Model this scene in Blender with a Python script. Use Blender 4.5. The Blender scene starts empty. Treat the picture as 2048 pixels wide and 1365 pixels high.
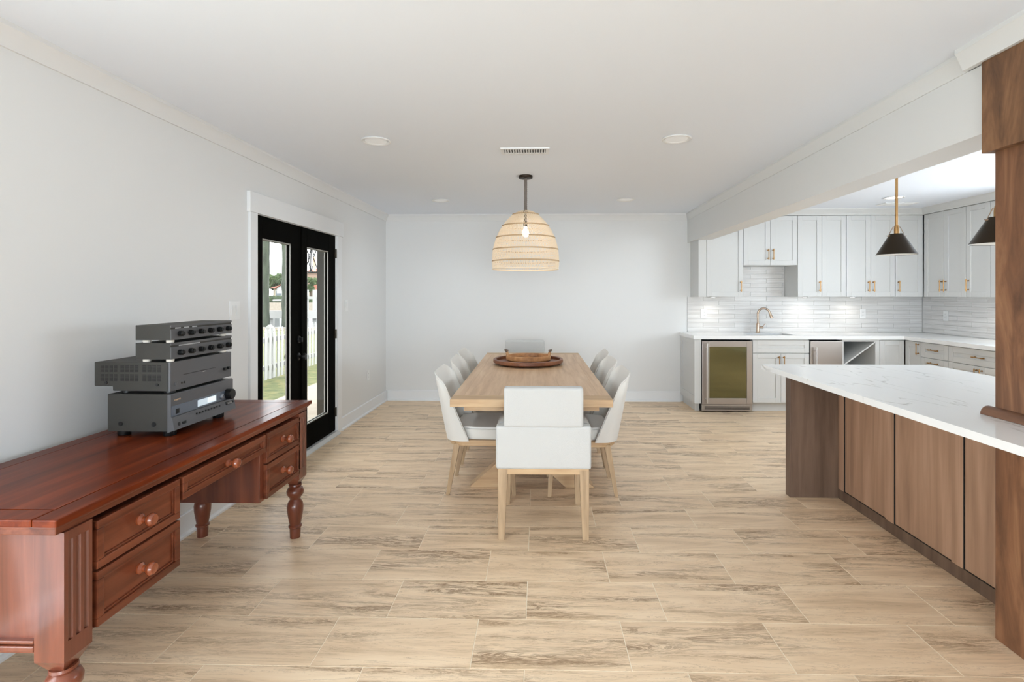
import bpy, bmesh, math, random
from mathutils import Vector, Matrix
random.seed(7)
PI = math.pi
sc = bpy.context.scene
COL = sc.collection

# ------------------------------------------------------------------ camera
F, CAMH, YAW, HZ = 1040.0, 1.40, math.radians(1.3), 588.0
PCX = 1075.0 - F * math.tan(YAW)
cd = bpy.data.cameras.new('camera')
cd.sensor_width = 36.0
cd.lens = F / 2048.0 * 36.0
cd.shift_x = (1024.0 - PCX) / 2048.0
cd.shift_y = (HZ - 682.5) / 2048.0
cd.clip_end = 500
cam = bpy.data.objects.new('camera', cd)
COL.objects.link(cam)
cam.location = (0, 0, CAMH)
cam.rotation_euler = (PI / 2, 0, YAW)
sc.camera = cam

# ------------------------------------------------------------------ world, exposure
w = bpy.data.worlds.new('overcast_sky')
sc.world = w
w.use_nodes = True
wn = w.node_tree
bg = wn.nodes['Background']
bg.inputs['Color'].default_value = (0.93, 0.97, 1.0, 1)
bg.inputs['Strength'].default_value = 5.4
sc.view_settings.view_transform = 'Standard'
sc.view_settings.look = 'None'
sc.view_settings.gamma = 1.0
sc.view_settings.use_curve_mapping = False
sc.view_settings.exposure = 0.22
sc.cycles.use_denoising = True
sc.cycles.max_bounces = 8
sc.cycles.diffuse_bounces = 5
sc.cycles.glossy_bounces = 3
sc.cycles.transmission_bounces = 4
sc.cycles.caustics_reflective = False
sc.cycles.caustics_refractive = False
sc.cycles.use_adaptive_sampling = True
sc.cycles.adaptive_threshold = 0.05
sc.cycles.transparent_max_bounces = 16
sc.cycles.sample_clamp_indirect = 6.0


def area_light(name, loc, rot, sx, sy, power, col=(1, 1, 1)):
    l = bpy.data.lights.new(name, 'AREA')
    l.shape = 'RECTANGLE'; l.size = sx; l.size_y = sy; l.energy = power; l.color = col
    o = bpy.data.objects.new(name, l); COL.objects.link(o)
    o.location = loc; o.rotation_euler = rot
    return o


# lamps added as daylight from unseen windows behind the camera and beside the kitchen
DAY = (0.735, 0.88, 1.0)
area_light('added_rear_daylight', (0.6, -6.92, 1.22), (PI / 2 + .30, 0, 0), 4.6, 2.1, 262, DAY)
area_light('added_kitchen_daylight', (4.92, 3.78, 1.55), (PI / 2 - .10, 0, PI / 2), 2.1, 1.1, 40, DAY)
# fill lamp added far behind the camera, turned up to brighten the ceiling
area_light('added_ceiling_fill', (0.9, -3.4, 0.9), (PI / 2 + .75, 0, 0), 2.2, .9, 22, DAY)
area_light('left_slider_daylight', (-2.02, -0.2, 1.12), (PI / 2 + .20, 0, -PI / 2), 2.6, 1.95, 45, DAY)  # lamp added for an unseen slider inferred from sheen on the desk end



# ------------------------------------------------------------------ materials
def lin(c):
    return tuple(((v / 255) / 12.92 if v / 255 <= .04045 else ((v / 255 + .055) / 1.055) ** 2.4) for v in c)


def rgba(c):
    return (*lin(c), 1)


MATS = {}


def mat(name, col, rough=.5, metal=0.0, spec=.5, coat=0.0, bump=None, emis=None, estr=0, sheen=0):
    if name in MATS: return MATS[name]
    m = bpy.data.materials.new(name); m.use_nodes = True
    nt = m.node_tree; b = nt.nodes['Principled BSDF']
    b.inputs['Base Color'].default_value = rgba(col)
    b.inputs['Roughness'].default_value = rough
    b.inputs['Metallic'].default_value = metal
    b.inputs['Specular IOR Level'].default_value = spec
    b.inputs['Coat Weight'].default_value = coat
    if coat: b.inputs['Coat Roughness'].default_value = .08
    if sheen: b.inputs['Sheen Weight'].default_value = sheen
    if emis:
        b.inputs['Emission Color'].default_value = rgba(emis); b.inputs['Emission Strength'].default_value = estr
    if bump:
        sclv, strength = bump
        tc = nt.nodes.new('ShaderNodeTexCoord'); n = nt.nodes.new('ShaderNodeTexNoise')
        n.inputs['Scale'].default_value = sclv; n.inputs['Detail'].default_value = 4
        bp = nt.nodes.new('ShaderNodeBump'); bp.inputs['Strength'].default_value = strength
        bp.inputs['Distance'].default_value = .004
        nt.links.new(tc.outputs['Object'], n.inputs['Vector'])
        nt.links.new(n.outputs['Fac'], bp.inputs['Height'])
        nt.links.new(bp.outputs['Normal'], b.inputs['Normal'])
    MATS[name] = m
    return m


def ramp(nt, stops):
    r = nt.nodes.new('ShaderNodeValToRGB')
    els = r.color_ramp.elements
    while len(els) > 1: els.remove(els[0])
    els[0].position = stops[0][0]; els[0].color = rgba(stops[0][1])
    for p, c in stops[1:]:
        e = els.new(p); e.color = rgba(c)
    return r


def coords(nt, scale, rnd=True, rot=(0, 0, 0)):
    tc = nt.nodes.new('ShaderNodeTexCoord'); mp = nt.nodes.new('ShaderNodeMapping')
    mp.inputs['Scale'].default_value = scale; mp.inputs['Rotation'].default_value = rot
    if rnd:
        oi = nt.nodes.new('ShaderNodeObjectInfo'); mu = nt.nodes.new('ShaderNodeMath'); mu.operation = 'MULTIPLY'
        mu.inputs[1].default_value = 37.0
        ad = nt.nodes.new('ShaderNodeVectorMath'); ad.operation = 'ADD'
        nt.links.new(oi.outputs['Random'], mu.inputs[0])
        nt.links.new(tc.outputs['Object'], mp.inputs['Vector'])
        nt.links.new(mp.outputs['Vector'], ad.inputs[0]); nt.links.new(mu.outputs[0], ad.inputs[1])
        return ad.outputs['Vector']
    nt.links.new(tc.outputs['Object'], mp.inputs['Vector'])
    return mp.outputs['Vector']


def wood(name, dark, mid, light, scale, rough=.4, coat=0.0, bump=.1, detail=4, spec=.5, dist=.4):
    if bump < .2: bump = 0
    """scale: per-axis frequency; the small one is the grain direction"""
    if name in MATS: return MATS[name]
    m = bpy.data.materials.new(name); m.use_nodes = True
    nt = m.node_tree; b = nt.nodes['Principled BSDF']
    v = coords(nt, scale)
    n = nt.nodes.new('ShaderNodeTexNoise'); n.inputs['Scale'].default_value = 1; n.inputs['Detail'].default_value = detail
    n.inputs['Roughness'].default_value = .6; n.inputs['Distortion'].default_value = dist
    nt.links.new(v, n.inputs['Vector'])
    r = ramp(nt, [(.28, dark), (.5, mid), (.72, light)])
    nt.links.new(n.outputs['Fac'], r.inputs['Fac'])
    nt.links.new(r.outputs['Color'], b.inputs['Base Color'])
    b.inputs['Roughness'].default_value = rough; b.inputs['Coat Weight'].default_value = coat
    b.inputs['Specular IOR Level'].default_value = spec
    b.inputs['Coat Roughness'].default_value = .12
    if bump:
        bp = nt.nodes.new('ShaderNodeBump'); bp.inputs['Strength'].default_value = bump; bp.inputs['Distance'].default_value = .002
        nt.links.new(n.outputs['Fac'], bp.inputs['Height']); nt.links.new(bp.outputs['Normal'], b.inputs['Normal'])
    MATS[name] = m
    return m


def travertine():
    m = bpy.data.materials.new('travertine'); m.use_nodes = True
    nt = m.node_tree; b = nt.nodes['Principled BSDF']; L = nt.links.new

    def noise(scale, detail, rough, dist):
        n = nt.nodes.new('ShaderNodeTexNoise'); n.inputs['Scale'].default_value = 1; n.inputs['Detail'].default_value = detail
        n.inputs['Roughness'].default_value = rough; n.inputs['Distortion'].default_value = dist
        L(coords(nt, scale), n.inputs['Vector']); return n.outputs['Fac']

    def mul(a, c):
        n = nt.nodes.new('ShaderNodeMath'); n.operation = 'MULTIPLY'; L(a, n.inputs[0])
        if isinstance(c, float): n.inputs[1].default_value = c
        else: L(c, n.inputs[1])
        return n.outputs[0]

    def band(fac, stops):
        r = ramp(nt, [(p, (v, v, v)) for p, v in stops]); L(fac, r.inputs['Fac']); return r.outputs['Color']

    def mix(fac, a, col):
        x = nt.nodes.new('ShaderNodeMix'); x.data_type = 'RGBA'; L(fac, x.inputs['Factor']); L(a, x.inputs['A']); x.inputs['B'].default_value = rgba(col); return x.outputs['Result']
    r1 = ramp(nt, [(.28, (205, 177, 144)), (.46, (228, 201, 168)), (.72, (241, 218, 187))])
    L(noise((1.8, 13, 1), 5, .62, .7), r1.inputs['Fac'])
    mask = band(noise((1.0, 8.0, 1), 3, .55, .6), [(.50, 0), (.66, 255)])
    grain = band(noise((16, 60, 1), 4, .75, .6), [(.38, 0), (.62, 255)])
    lines = band(noise((3.2, 24, 1), 6, .74, 1.7), [(.44, 0), (.485, 255), (.515, 255), (.56, 0)])
    thin = band(noise((1.3, 15, 1), 6, .70, 2.2), [(.488, 0), (.499, 255), (.501, 255), (.512, 0)])
    c = mix(mul(mul(mask, grain), .42), r1.outputs['Color'], (172, 142, 110))
    c = mix(mul(mul(mask, lines), .82), c, (128, 97, 68))
    c = mix(mul(thin, .48), c, (140, 108, 78))
    L(c, b.inputs['Base Color'])
    b.inputs['Roughness'].default_value = .42
    b.inputs['Specular IOR Level'].default_value = .4
    MATS['travertine'] = m
    return m


def quartz():
    m = bpy.data.materials.new('white_quartz'); m.use_nodes = True
    nt = m.node_tree; b = nt.nodes['Principled BSDF']; L = nt.links.new
    v = coords(nt, (2.6, .55, 1), rnd=False, rot=(0, 0, .95))
    n = nt.nodes.new('ShaderNodeTexNoise'); n.inputs['Scale'].default_value = 1.7; n.inputs['Detail'].default_value = 3
    n.inputs['Distortion'].default_value = .5
    L(v, n.inputs['Vector'])
    r = ramp(nt, [(.492, (238, 238, 237)), (.499, (196, 194, 190)), (.503, (196, 194, 190)), (.51, (238, 238, 237))])
    L(n.outputs['Fac'], r.inputs['Fac'])
    n2 = nt.nodes.new('ShaderNodeTexNoise'); n2.inputs['Scale'].default_value = 9
    L(v, n2.inputs['Vector'])
    r2 = ramp(nt, [(.42, (0, 0, 0)), (.58, (255, 255, 255))]); L(n2.outputs['Fac'], r2.inputs['Fac'])
    mx = nt.nodes.new('ShaderNodeMix'); mx.data_type = 'RGBA'
    L(r2.outputs['Color'], mx.inputs['Factor']); mx.inputs['A'].default_value = rgba((238, 238, 237))
    L(r.outputs['Color'], mx.inputs['B']); L(mx.outputs['Result'], b.inputs['Base Color'])
    b.inputs['Roughness'].default_value = .16
    MATS['quartz'] = m
    return m


def splash_mat():
    m = bpy.data.materials.new('glazed_splash_tile'); m.use_nodes = True
    nt = m.node_tree; b = nt.nodes['Principled BSDF']; L = nt.links.new
    v = coords(nt, (2.5, 2.5, 75))
    n = nt.nodes.new('ShaderNodeTexNoise'); n.inputs['Scale'].default_value = 1; n.inputs['Detail'].default_value = 2
    L(v, n.inputs['Vector'])
    r = ramp(nt, [(.3, (206, 203, 200)), (.7, (226, 225, 223))]); L(n.outputs['Fac'], r.inputs['Fac'])
    L(r.outputs['Color'], b.inputs['Base Color']); b.inputs['Roughness'].default_value = .25
    bp = nt.nodes.new('ShaderNodeBump'); bp.inputs['Strength'].default_value = .5; bp.inputs['Distance'].default_value = .002
    L(n.outputs['Fac'], bp.inputs['Height']); L(bp.outputs['Normal'], b.inputs['Normal'])
    MATS['splash'] = m
    return m


def glass_mat(name, gloss=.07, tint=(255, 255, 255)):
    m = bpy.data.materials.new(name); m.use_nodes = True
    nt = m.node_tree; nt.nodes.remove(nt.nodes['Principled BSDF'])
    out = nt.nodes['Material Output']
    t = nt.nodes.new('ShaderNodeBsdfTransparent'); t.inputs['Color'].default_value = rgba(tint)
    g = nt.nodes.new('ShaderNodeBsdfGlossy'); g.inputs['Roughness'].default_value = .02
    mx = nt.nodes.new('ShaderNodeMixShader'); mx.inputs['Fac'].default_value = gloss
    nt.links.new(t.outputs[0], mx.inputs[1]); nt.links.new(g.outputs[0], mx.inputs[2])
    nt.links.new(mx.outputs[0], out.inputs['Surface'])
    MATS[name] = m
    return m


def noise_mat(name, stops, scale, rough=.9, bump=0, detail=5):
    m = bpy.data.materials.new(name); m.use_nodes = True
    nt = m.node_tree; b = nt.nodes['Principled BSDF']
    v = coords(nt, scale)
    n = nt.nodes.new('ShaderNodeTexNoise'); n.inputs['Scale'].default_value = 1; n.inputs['Detail'].default_value = detail
    nt.links.new(v, n.inputs['Vector'])
    r = ramp(nt, stops); nt.links.new(n.outputs['Fac'], r.inputs['Fac'])
    nt.links.new(r.outputs['Color'], b.inputs['Base Color']); b.inputs['Roughness'].default_value = rough
    if bump:
        bp = nt.nodes.new('ShaderNodeBump'); bp.inputs['Strength'].default_value = bump; bp.inputs['Distance'].default_value = .01
        nt.links.new(n.outputs['Fac'], bp.inputs['Height']); nt.links.new(bp.outputs['Normal'], b.inputs['Normal'])
    MATS[name] = m
    return m


WALL = mat('wall_paint', (224, 224, 223), .75, spec=.2)
CEIL = mat('ceiling_paint', (236, 241, 249), .85, spec=.15)
TRIM = mat('trim_paint', (230, 231, 232), .45)
CAB = mat('cabinet_paint', (206, 206, 204), .42)
GROUT = mat('grout', (243, 230, 208), .9, spec=.1)
TRAV = travertine()
QUARTZ = quartz()
SPLASH = splash_mat()
DOORBLK = mat('black_door_paint', (11, 10, 7), .75, spec=.03)
GLASS = glass_mat('clear_glass', .06)
BLACK = mat('black_plastic', (16, 16, 16), .4)
BLKMETAL = mat('black_metal', (20, 20, 20), .35, metal=.3)
GUN = mat('anodised_grey', (92, 92, 94), .38, metal=.25, spec=.4)
GUNSIDE = mat('painted_steel_charcoal', (58, 56, 52), .55, spec=.3, bump=(600, .08))
STEEL = mat('brushed_steel', (168, 160, 154), .33, metal=1.0)
STEELD = mat('brushed_steel_bright', (205, 202, 200), .28, metal=1.0)
NICKEL = mat('brushed_nickel', (186, 165, 146), .25, metal=1.0)
BRASS = mat('satin_brass', (176, 138, 92), .3, metal=1.0)
BRONZE = mat('dark_bronze', (58, 48, 38), .4, metal=.6)
SHADE = mat('shade_bronze', (44, 34, 22), .35, metal=.5)
WHITEIN = mat('white_enamel', (235, 232, 226), .5)
PLASTIC = mat('white_plastic', (230, 230, 229), .35)
FABRIC = mat('cream_boucle', (198, 197, 194), .95, spec=.1, bump=(420, .5), sheen=.2)
FABRIC2 = mat('cream_linen', (220, 217, 211), .95, spec=.1, bump=(700, .25), sheen=.2)
OAK_X = wood('light_oak_x', (164, 130, 94), (186, 153, 115), (200, 170, 132), (2.0, 26, 26), .5, bump=.08)
OAK_Y = wood('light_oak_y', (180, 144, 108), (200, 166, 130), (213, 183, 150), (24, 1.6, 24), .42, bump=.06)
OAK_Z = wood('light_oak_z', (150, 124, 94), (174, 147, 115), (190, 165, 133), (28, 28, 2.2), .5, bump=.08)
CHERRY_Y = wood('cherry_y', (76, 37, 22), (108, 56, 36), (132, 73, 49), (16, 1.1, 16), .32, spec=.2, coat=.2, bump=.04)
CHERRY_Z = wood('cherry_z', (82, 40, 26), (108, 55, 37), (128, 70, 48), (18, 18, 1.3), .32, spec=.35, coat=.5, bump=.04)
CHERRY_T = wood('cherry_top', (66, 22, 8), (100, 40, 16), (130, 58, 26), (14, .9, 14), .3, spec=.06, coat=.14, bump=.03)
CHERRY_K = wood('cherry_knob', (110, 50, 26), (138, 68, 38), (160, 86, 52), (20, 20, 6), .25, coat=.6, bump=0)
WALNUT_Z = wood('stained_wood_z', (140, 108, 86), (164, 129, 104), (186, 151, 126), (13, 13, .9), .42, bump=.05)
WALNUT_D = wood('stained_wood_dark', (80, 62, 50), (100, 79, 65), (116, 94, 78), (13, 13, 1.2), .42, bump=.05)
RUSTIC = wood('rustic_post_wood', (74, 47, 30), (122, 82, 55), (158, 114, 80), (8, 8, 1.5), .55, bump=.35, detail=9, dist=1.6)
RUSTIC_B = wood('rustic_wood_cap', (78, 53, 35), (120, 84, 56), (152, 112, 78), (9, 9, 1.6), .55, bump=.3, detail=9, dist=1.5)
ACACIA = wood('tray_dark_wood', (84, 44, 24), (118, 70, 42), (146, 96, 62), (10, 3, 10), .4, bump=.1)
MANGO = wood('tray_light_wood', (132, 86, 48), (178, 128, 82), (206, 164, 118), (9, 4, 9), .45, bump=.1)
RATTAN = mat('rattan', (238, 221, 196), .7, spec=.3)
RATTAN_D = mat('rattan_ring', (190, 160, 122), .7)
ROPE = mat('grey_rope', (122, 113, 106), .9)
DARK_GAP = mat('dark_gap', (22, 20, 18), .8)
COOLGLASS = mat('tinted_cooler_glass', (104, 100, 70), .07, metal=.85)


# ------------------------------------------------------------------ mesh helpers
def BM():
    return bmesh.new()


def merge(bm, tmp):
    me = bpy.data.meshes.new('tmp'); tmp.to_mesh(me); tmp.free(); bm.from_mesh(me); bpy.data.meshes.remove(me)


def box(bm, a, b, bev=0, seg=2, M=None):
    t = bmesh.new()
    vs = [t.verts.new((x, y, z)) for x in (a[0], b[0]) for y in (a[1], b[1]) for z in (a[2], b[2])]
    for f in ((0, 1, 3, 2), (4, 6, 7, 5), (0, 4, 5, 1), (2, 3, 7, 6), (0, 2, 6, 4), (1, 5, 7, 3)):
        t.faces.new([vs[i] for i in f])
    bmesh.ops.recalc_face_normals(t, faces=t.faces)
    if bev:
        bmesh.ops.bevel(t, geom=t.edges[:], offset=bev, segments=seg, affect='EDGES', profile=.6)
    if M is not None: bmesh.ops.transform(t, matrix=M, verts=t.verts)
    merge(bm, t)
    return bm


def prism(bm, pts, axis, a0, a1, bev=0):
    """pts: 2D polygon; axis 'x','y','z' is the extrusion axis; remaining axes in order"""
    t = bmesh.new()

    def P(p, a):
        return {'x': (a, p[0], p[1]), 'y': (p[0], a, p[1]), 'z': (p[0], p[1], a)}[axis]
    lo = [t.verts.new(P(p, a0)) for p in pts]; hi = [t.verts.new(P(p, a1)) for p in pts]
    n = len(pts)
    t.faces.new(lo); t.faces.new(hi[::-1])
    for i in range(n): t.faces.new((lo[i], lo[(i + 1) % n], hi[(i + 1) % n], hi[i]))
    bmesh.ops.recalc_face_normals(t, faces=t.faces)
    if bev: bmesh.ops.bevel(t, geom=t.edges[:], offset=bev, segments=2, affect='EDGES')
    merge(bm, t)
    return bm


def frustum(bm, c0, s0, c1, s1, bev=0):
    """square-section bar between two centres with half sizes (hx,hy)"""
    t = bmesh.new(); ring = []
    for c, s in ((c0, s0), (c1, s1)):
        ring.append([t.verts.new((c[0] + i * s[0], c[1] + j * s[1], c[2])) for i, j in ((-1, -1), (1, -1), (1, 1), (-1, 1))])
    t.faces.new(ring[0]); t.faces.new(ring[1][::-1])
    for i in range(4): t.faces.new((ring[0][i], ring[0][(i + 1) % 4], ring[1][(i + 1) % 4], ring[1][i]))
    bmesh.ops.recalc_face_normals(t, faces=t.faces)
    if bev: bmesh.ops.bevel(t, geom=t.edges[:], offset=bev, segments=2, affect='EDGES')
    merge(bm, t)
    return bm


def lathe(bm, prof, segs=24, M=None, closed=False):
    """prof: (r, z) list around Z"""
    t = bmesh.new(); rings = []
    for r, z in prof:
        if r < 1e-5: rings.append([t.verts.new((0, 0, z))])
        else: rings.append([t.verts.new((r * math.cos(2 * PI * i / segs), r * math.sin(2 * PI * i / segs), z)) for i in range(segs)])
    pairs = list(zip(rings, rings[1:]))
    if closed: pairs.append((rings[-1], rings[0]))
    for A, B in pairs:
        for i in range(segs):
            j = (i + 1) % segs
            if len(A) == 1 and len(B) == 1: continue
            if len(A) == 1: t.faces.new((A[0], B[j], B[i]))
            elif len(B) == 1: t.faces.new((A[i], A[j], B[0]))
            else: t.faces.new((A[i], A[j], B[j], B[i]))
    if not closed:
        for R in (rings[0], rings[-1]):
            if len(R) > 1: t.faces.new(R)
    bmesh.ops.recalc_face_normals(t, faces=t.faces)
    if M is not None: bmesh.ops.transform(t, matrix=M, verts=t.verts)
    merge(bm, t)
    return bm


def tube(bm, pts, r, segs=8, cyclic=False):
    pts = [Vector(p) for p in pts]; n = len(pts); rings = []
    up = Vector((0, 0, 1)); prev = None
    for i in range(n):
        a = pts[i - 1] if (i > 0 or cyclic) else pts[i]
        b = pts[(i + 1) % n] if (i < n - 1 or cyclic) else pts[i]
        d = (b - a).normalized()
        if prev is None:
            s = d.cross(up)
            if s.length < 1e-3: s = d.cross(Vector((1, 0, 0)))
        else:
            s = prev - d * prev.dot(d)
        s.normalize(); prev = s; u = s.cross(d)
        rr = r[i] if isinstance(r, (list, tuple)) else r
        rings.append([bm.verts.new(pts[i] + (s * math.cos(2 * PI * k / segs) + u * math.sin(2 * PI * k / segs)) * rr) for k in range(segs)])
    m = n if cyclic else n - 1
    for i in range(m):
        A, B = rings[i], rings[(i + 1) % n]
        for k in range(segs):
            bm.faces.new((A[k], A[(k + 1) % segs], B[(k + 1) % segs], B[k]))
    if not cyclic:
        bm.faces.new(rings[0][::-1]); bm.faces.new(rings[-1])
    return bm


def cyl(bm, p0, p1, r, segs=16):
    return tube(bm, [p0, p1], r, segs)


def obj(name, bm, m, parent=None, smooth=False, M=None):
    me = bpy.data.meshes.new(name)
    bmesh.ops.recalc_face_normals(bm, faces=bm.faces)
    bm.to_mesh(me); bm.free()
    me.materials.append(m)
    if smooth:
        me.polygons.foreach_set('use_smooth', [True] * len(me.polygons))
        try: me.set_sharp_from_angle(angle=math.radians(38))
        except Exception: pass
    o = bpy.data.objects.new(name, me); COL.objects.link(o)
    if parent is not None: o.parent = parent
    if M is not None: o.matrix_world = M
    return o


def tag(o, label, cat, group=None, kind=None):
    o['label'] = label; o['category'] = cat
    if group: o['group'] = group
    if kind: o['kind'] = kind
    return o


def thing(name, label, cat, loc=(0, 0, 0), rz=0, group=None, kind=None, M=None):
    o = bpy.data.objects.new(name, None); COL.objects.link(o); o.empty_display_size = .1
    if M is not None: o.matrix_world = M
    else: o.location = loc; o.rotation_euler = (0, 0, rz)
    return tag(o, label, cat, group, kind)


def struct(name, bm, m, label, cat, M=None, smooth=False):
    return tag(obj(name, bm, m, None, smooth, M), label, cat, None, 'structure')


def copy_tree(o, parent=None):
    c = o.copy(); COL.objects.link(c); c.parent = parent
    for ch in o.children: copy_tree(ch, c)
    return c


def ray(u, v):
    a = (u - PCX) / F; c = (HZ - v) / F
    return Vector((math.cos(YAW) * a - math.sin(YAW), math.sin(YAW) * a + math.cos(YAW), c))


def at_y(u, v, Y):
    r = ray(u, v); return r * (Y / r.y) + Vector((0, 0, CAMH))


# ------------------------------------------------------------------ room dimensions
CH = 2.44                    # ceiling
BY = 6.80                    # back wall face
KX = 4.95                    # kitchen side wall face
RY = -7.00                   # rear wall face
AL = math.atan2(.065, 4.8)   # the left wall runs slightly off square to the floor tiles
ML = Matrix.Translation((-2.06, 2.0, 0)) @ Matrix.Rotation(-AL, 4, 'Z')     # local x: into the room, y: along the wall
MBEAM = Matrix.Translation((1.845, 2.18, 0)) @ Matrix.Rotation(-math.atan2(.103, 4.67), 4, 'Z')

# ------------------------------------------------------------------ floor and its tiles
b = BM(); box(b, (-2.30, RY - .25, -.12), (KX + .25, BY + .25, -.0012))
floor = struct('floor', b, GROUT, 'cream travertine tile floor laid in long staggered rows', 'floor')
TL, TW = .604, .2975
tile_mesh = {}


def tile_obj(x0, x1, y0, y1):
    g = .0016
    key = (round(x1 - x0, 3), round(y1 - y0, 3))
    if key not in tile_mesh:
        t = BM(); hx, hy = (x1 - x0) / 2 - g, (y1 - y0) / 2 - g; e = .0007
        lo = [t.verts.new((i * hx, j * hy, -.006)) for i, j in ((-1, -1), (1, -1), (1, 1), (-1, 1))]
        mi = [t.verts.new((i * hx, j * hy, -.0005)) for i, j in ((-1, -1), (1, -1), (1, 1), (-1, 1))]
        hi = [t.verts.new((i * (hx - e), j * (hy - e), 0)) for i, j in ((-1, -1), (1, -1), (1, 1), (-1, 1))]
        t.faces.new(hi)
        for i in range(4):
            k = (i + 1) % 4
            t.faces.new((lo[i], lo[k], mi[k], mi[i])); t.faces.new((mi[i], mi[k], hi[k], hi[i]))
        me = bpy.data.meshes.new('floor_tile'); t.to_mesh(me); t.free(); me.materials.append(TRAV)
        tile_mesh[key] = me
    o = bpy.data.objects.new('floor_tile', tile_mesh[key]); COL.objects.link(o)
    o.parent = floor; o.location = ((x0 + x1) / 2, (y0 + y1) / 2, 0)


XL, XR = -2.05, KX
rows = []
for k in range(-31, 17):
    y0 = 1.935 + TW * k
    rows.append((k, max(y0, RY), min(y0 + TW, BY)))
rest = BM()
for k, y0, y1 in rows:
    if y1 - y0 < .02: continue
    ph = .351 if k % 2 == 0 else .555
    n0 = int(math.floor((XL - ph) / TL))
    xl = max(XL, -2.06 + (y1 - 2.0) * math.tan(AL)) if y0 > 0 else XL - .03
    for i in range(n0, n0 + 14):
        a, c = ph + i * TL, ph + (i + 1) * TL
        a, c = max(a, xl), min(c, XR)
        if c - a < .02: continue
        if y0 > 1.3:
            tile_obj(a, c, y0, y1)
        else:
            box(rest, (a + .0016, y0 + .0016, -.006), (c - .0016, y1 - .0016, 0))
o = obj('floor_tile_field', rest, TRAV, floor); o['kind'] = 'stuff'

# ------------------------------------------------------------------ ceiling, walls, beam
b = BM(); box(b, (-2.4, RY - .2, CH), (KX + .2, BY + .2, CH + .15))
struct('ceiling', b, CEIL, 'flat white painted ceiling over dining area and kitchen', 'ceiling')

DS0, DS1, DH = 1.715, 3.165, 1.99        # door opening along the left wall
WT = .16
b = BM()
box(b, (-WT, RY - 2.2, 0), (0, -3.6, CH)); box(b, (-WT, -.8, 0), (0, DS0, CH)); box(b, (-WT, -3.6, 2.13), (0, -.8, CH)); box(b, (-WT, DS1, 0), (0, BY - 2.0 + .03, CH)); box(b, (-WT, DS0, DH), (0, DS1, CH))
struct('wall_left', b, WALL, 'white painted wall with the black glass double door', 'wall', ML)
b = BM(); box(b, (-2.2, BY, 0), (KX + .2, BY + .16, CH))
wall_back = struct('wall_back', b, WALL, 'plain white back wall running behind table and kitchen', 'wall')
b = BM()
box(b, (KX, 4.88, 0), (KX + .16, BY, CH)); box(b, (KX, RY, 0), (KX + .16, 2.68, CH))
box(b, (KX, 2.68, 0), (KX + .16, 4.88, .97)); box(b, (KX, 2.68, 2.13), (KX + .16, 4.88, CH))
wall_right = struct('wall_right', b, WALL, 'white kitchen side wall behind the corner cabinets', 'wall')
b = BM()
box(b, (-2.4, RY - .16, 0), (-1.75, RY, CH)); box(b, (2.95, RY - .16, 0), (KX + .16, RY, CH)); box(b, (-1.75, RY - .16, 2.27), (2.95, RY, CH))
struct('wall_rear', b, WALL, 'white rear wall around the wide glass sliders', 'wall')
# unseen sliders and side window, added as sources for the daylight lamps
wd = thing('window_1', 'wide white framed glass sliders added unseen in the rear wall', 'window', (0, 0, 0), kind='structure')
b = BM()
for x in (-1.75, -.20, 1.37, 2.92): box(b, (x, RY - .1, 0), (x + .05, RY - .04, 2.27))
box(b, (-1.75, RY - .1, 2.21), (2.95, RY - .04, 2.27)); box(b, (-1.75, RY - .1, 0), (2.95, RY - .04, .06))
obj('window_frame', b, TRIM, wd)
for x in (-1.70, -.15, 1.42):
    b = BM(); box(b, (x, RY - .075, .06), (x + 1.5, RY - .069, 2.21)); obj('pane', b, GLASS, wd)
wd = thing('window_2', 'white framed kitchen side window added unseen beyond the post', 'window', (0, 0, 0), kind='structure')
b = BM()
for y in (2.68, 3.755, 4.83): box(b, (KX + .04, y, .97), (KX + .1, y + .05, 2.13))
box(b, (KX + .04, 2.68, .97), (KX + .1, 4.88, 1.02)); box(b, (KX + .04, 2.68, 2.08), (KX + .1, 4.88, 2.13))
obj('window_frame', b, TRIM, wd)
for y in (2.73, 3.805):
    b = BM(); box(b, (KX + .06, y, 1.02), (KX + .066, y + 1.025, 2.08)); obj('pane', b, GLASS, wd)

wd = thing('window_3', 'unseen white framed glass slider in the wall behind the desk end', 'window', kind='structure', M=ML)
b = BM()
for y in (-3.6, -2.225, -.85): box(b, (-.10, y, 0), (-.04, y + .05, 2.13))
box(b, (-.10, -3.6, 2.08), (-.04, -.8, 2.13)); box(b, (-.10, -3.6, 0), (-.04, -.8, .05))
obj('window_frame', b, TRIM, wd)
for y in (-3.55, -2.175):
    b = BM(); box(b, (-.073, y, .05), (-.067, y + 1.325, 2.08)); obj('pane', b, GLASS, wd)

# beam between dining area and kitchen
b = BM(); box(b, (0, -9.1, 2.065), (.20, 4.66, CH))
struct('beam', b, WALL, 'white boxed ceiling beam dividing dining area from kitchen', 'beam', MBEAM)


def crown(pts, y0, y1, axis='y'):
    t = BM(); prism(t, pts, axis, y0, y1); return t


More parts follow.
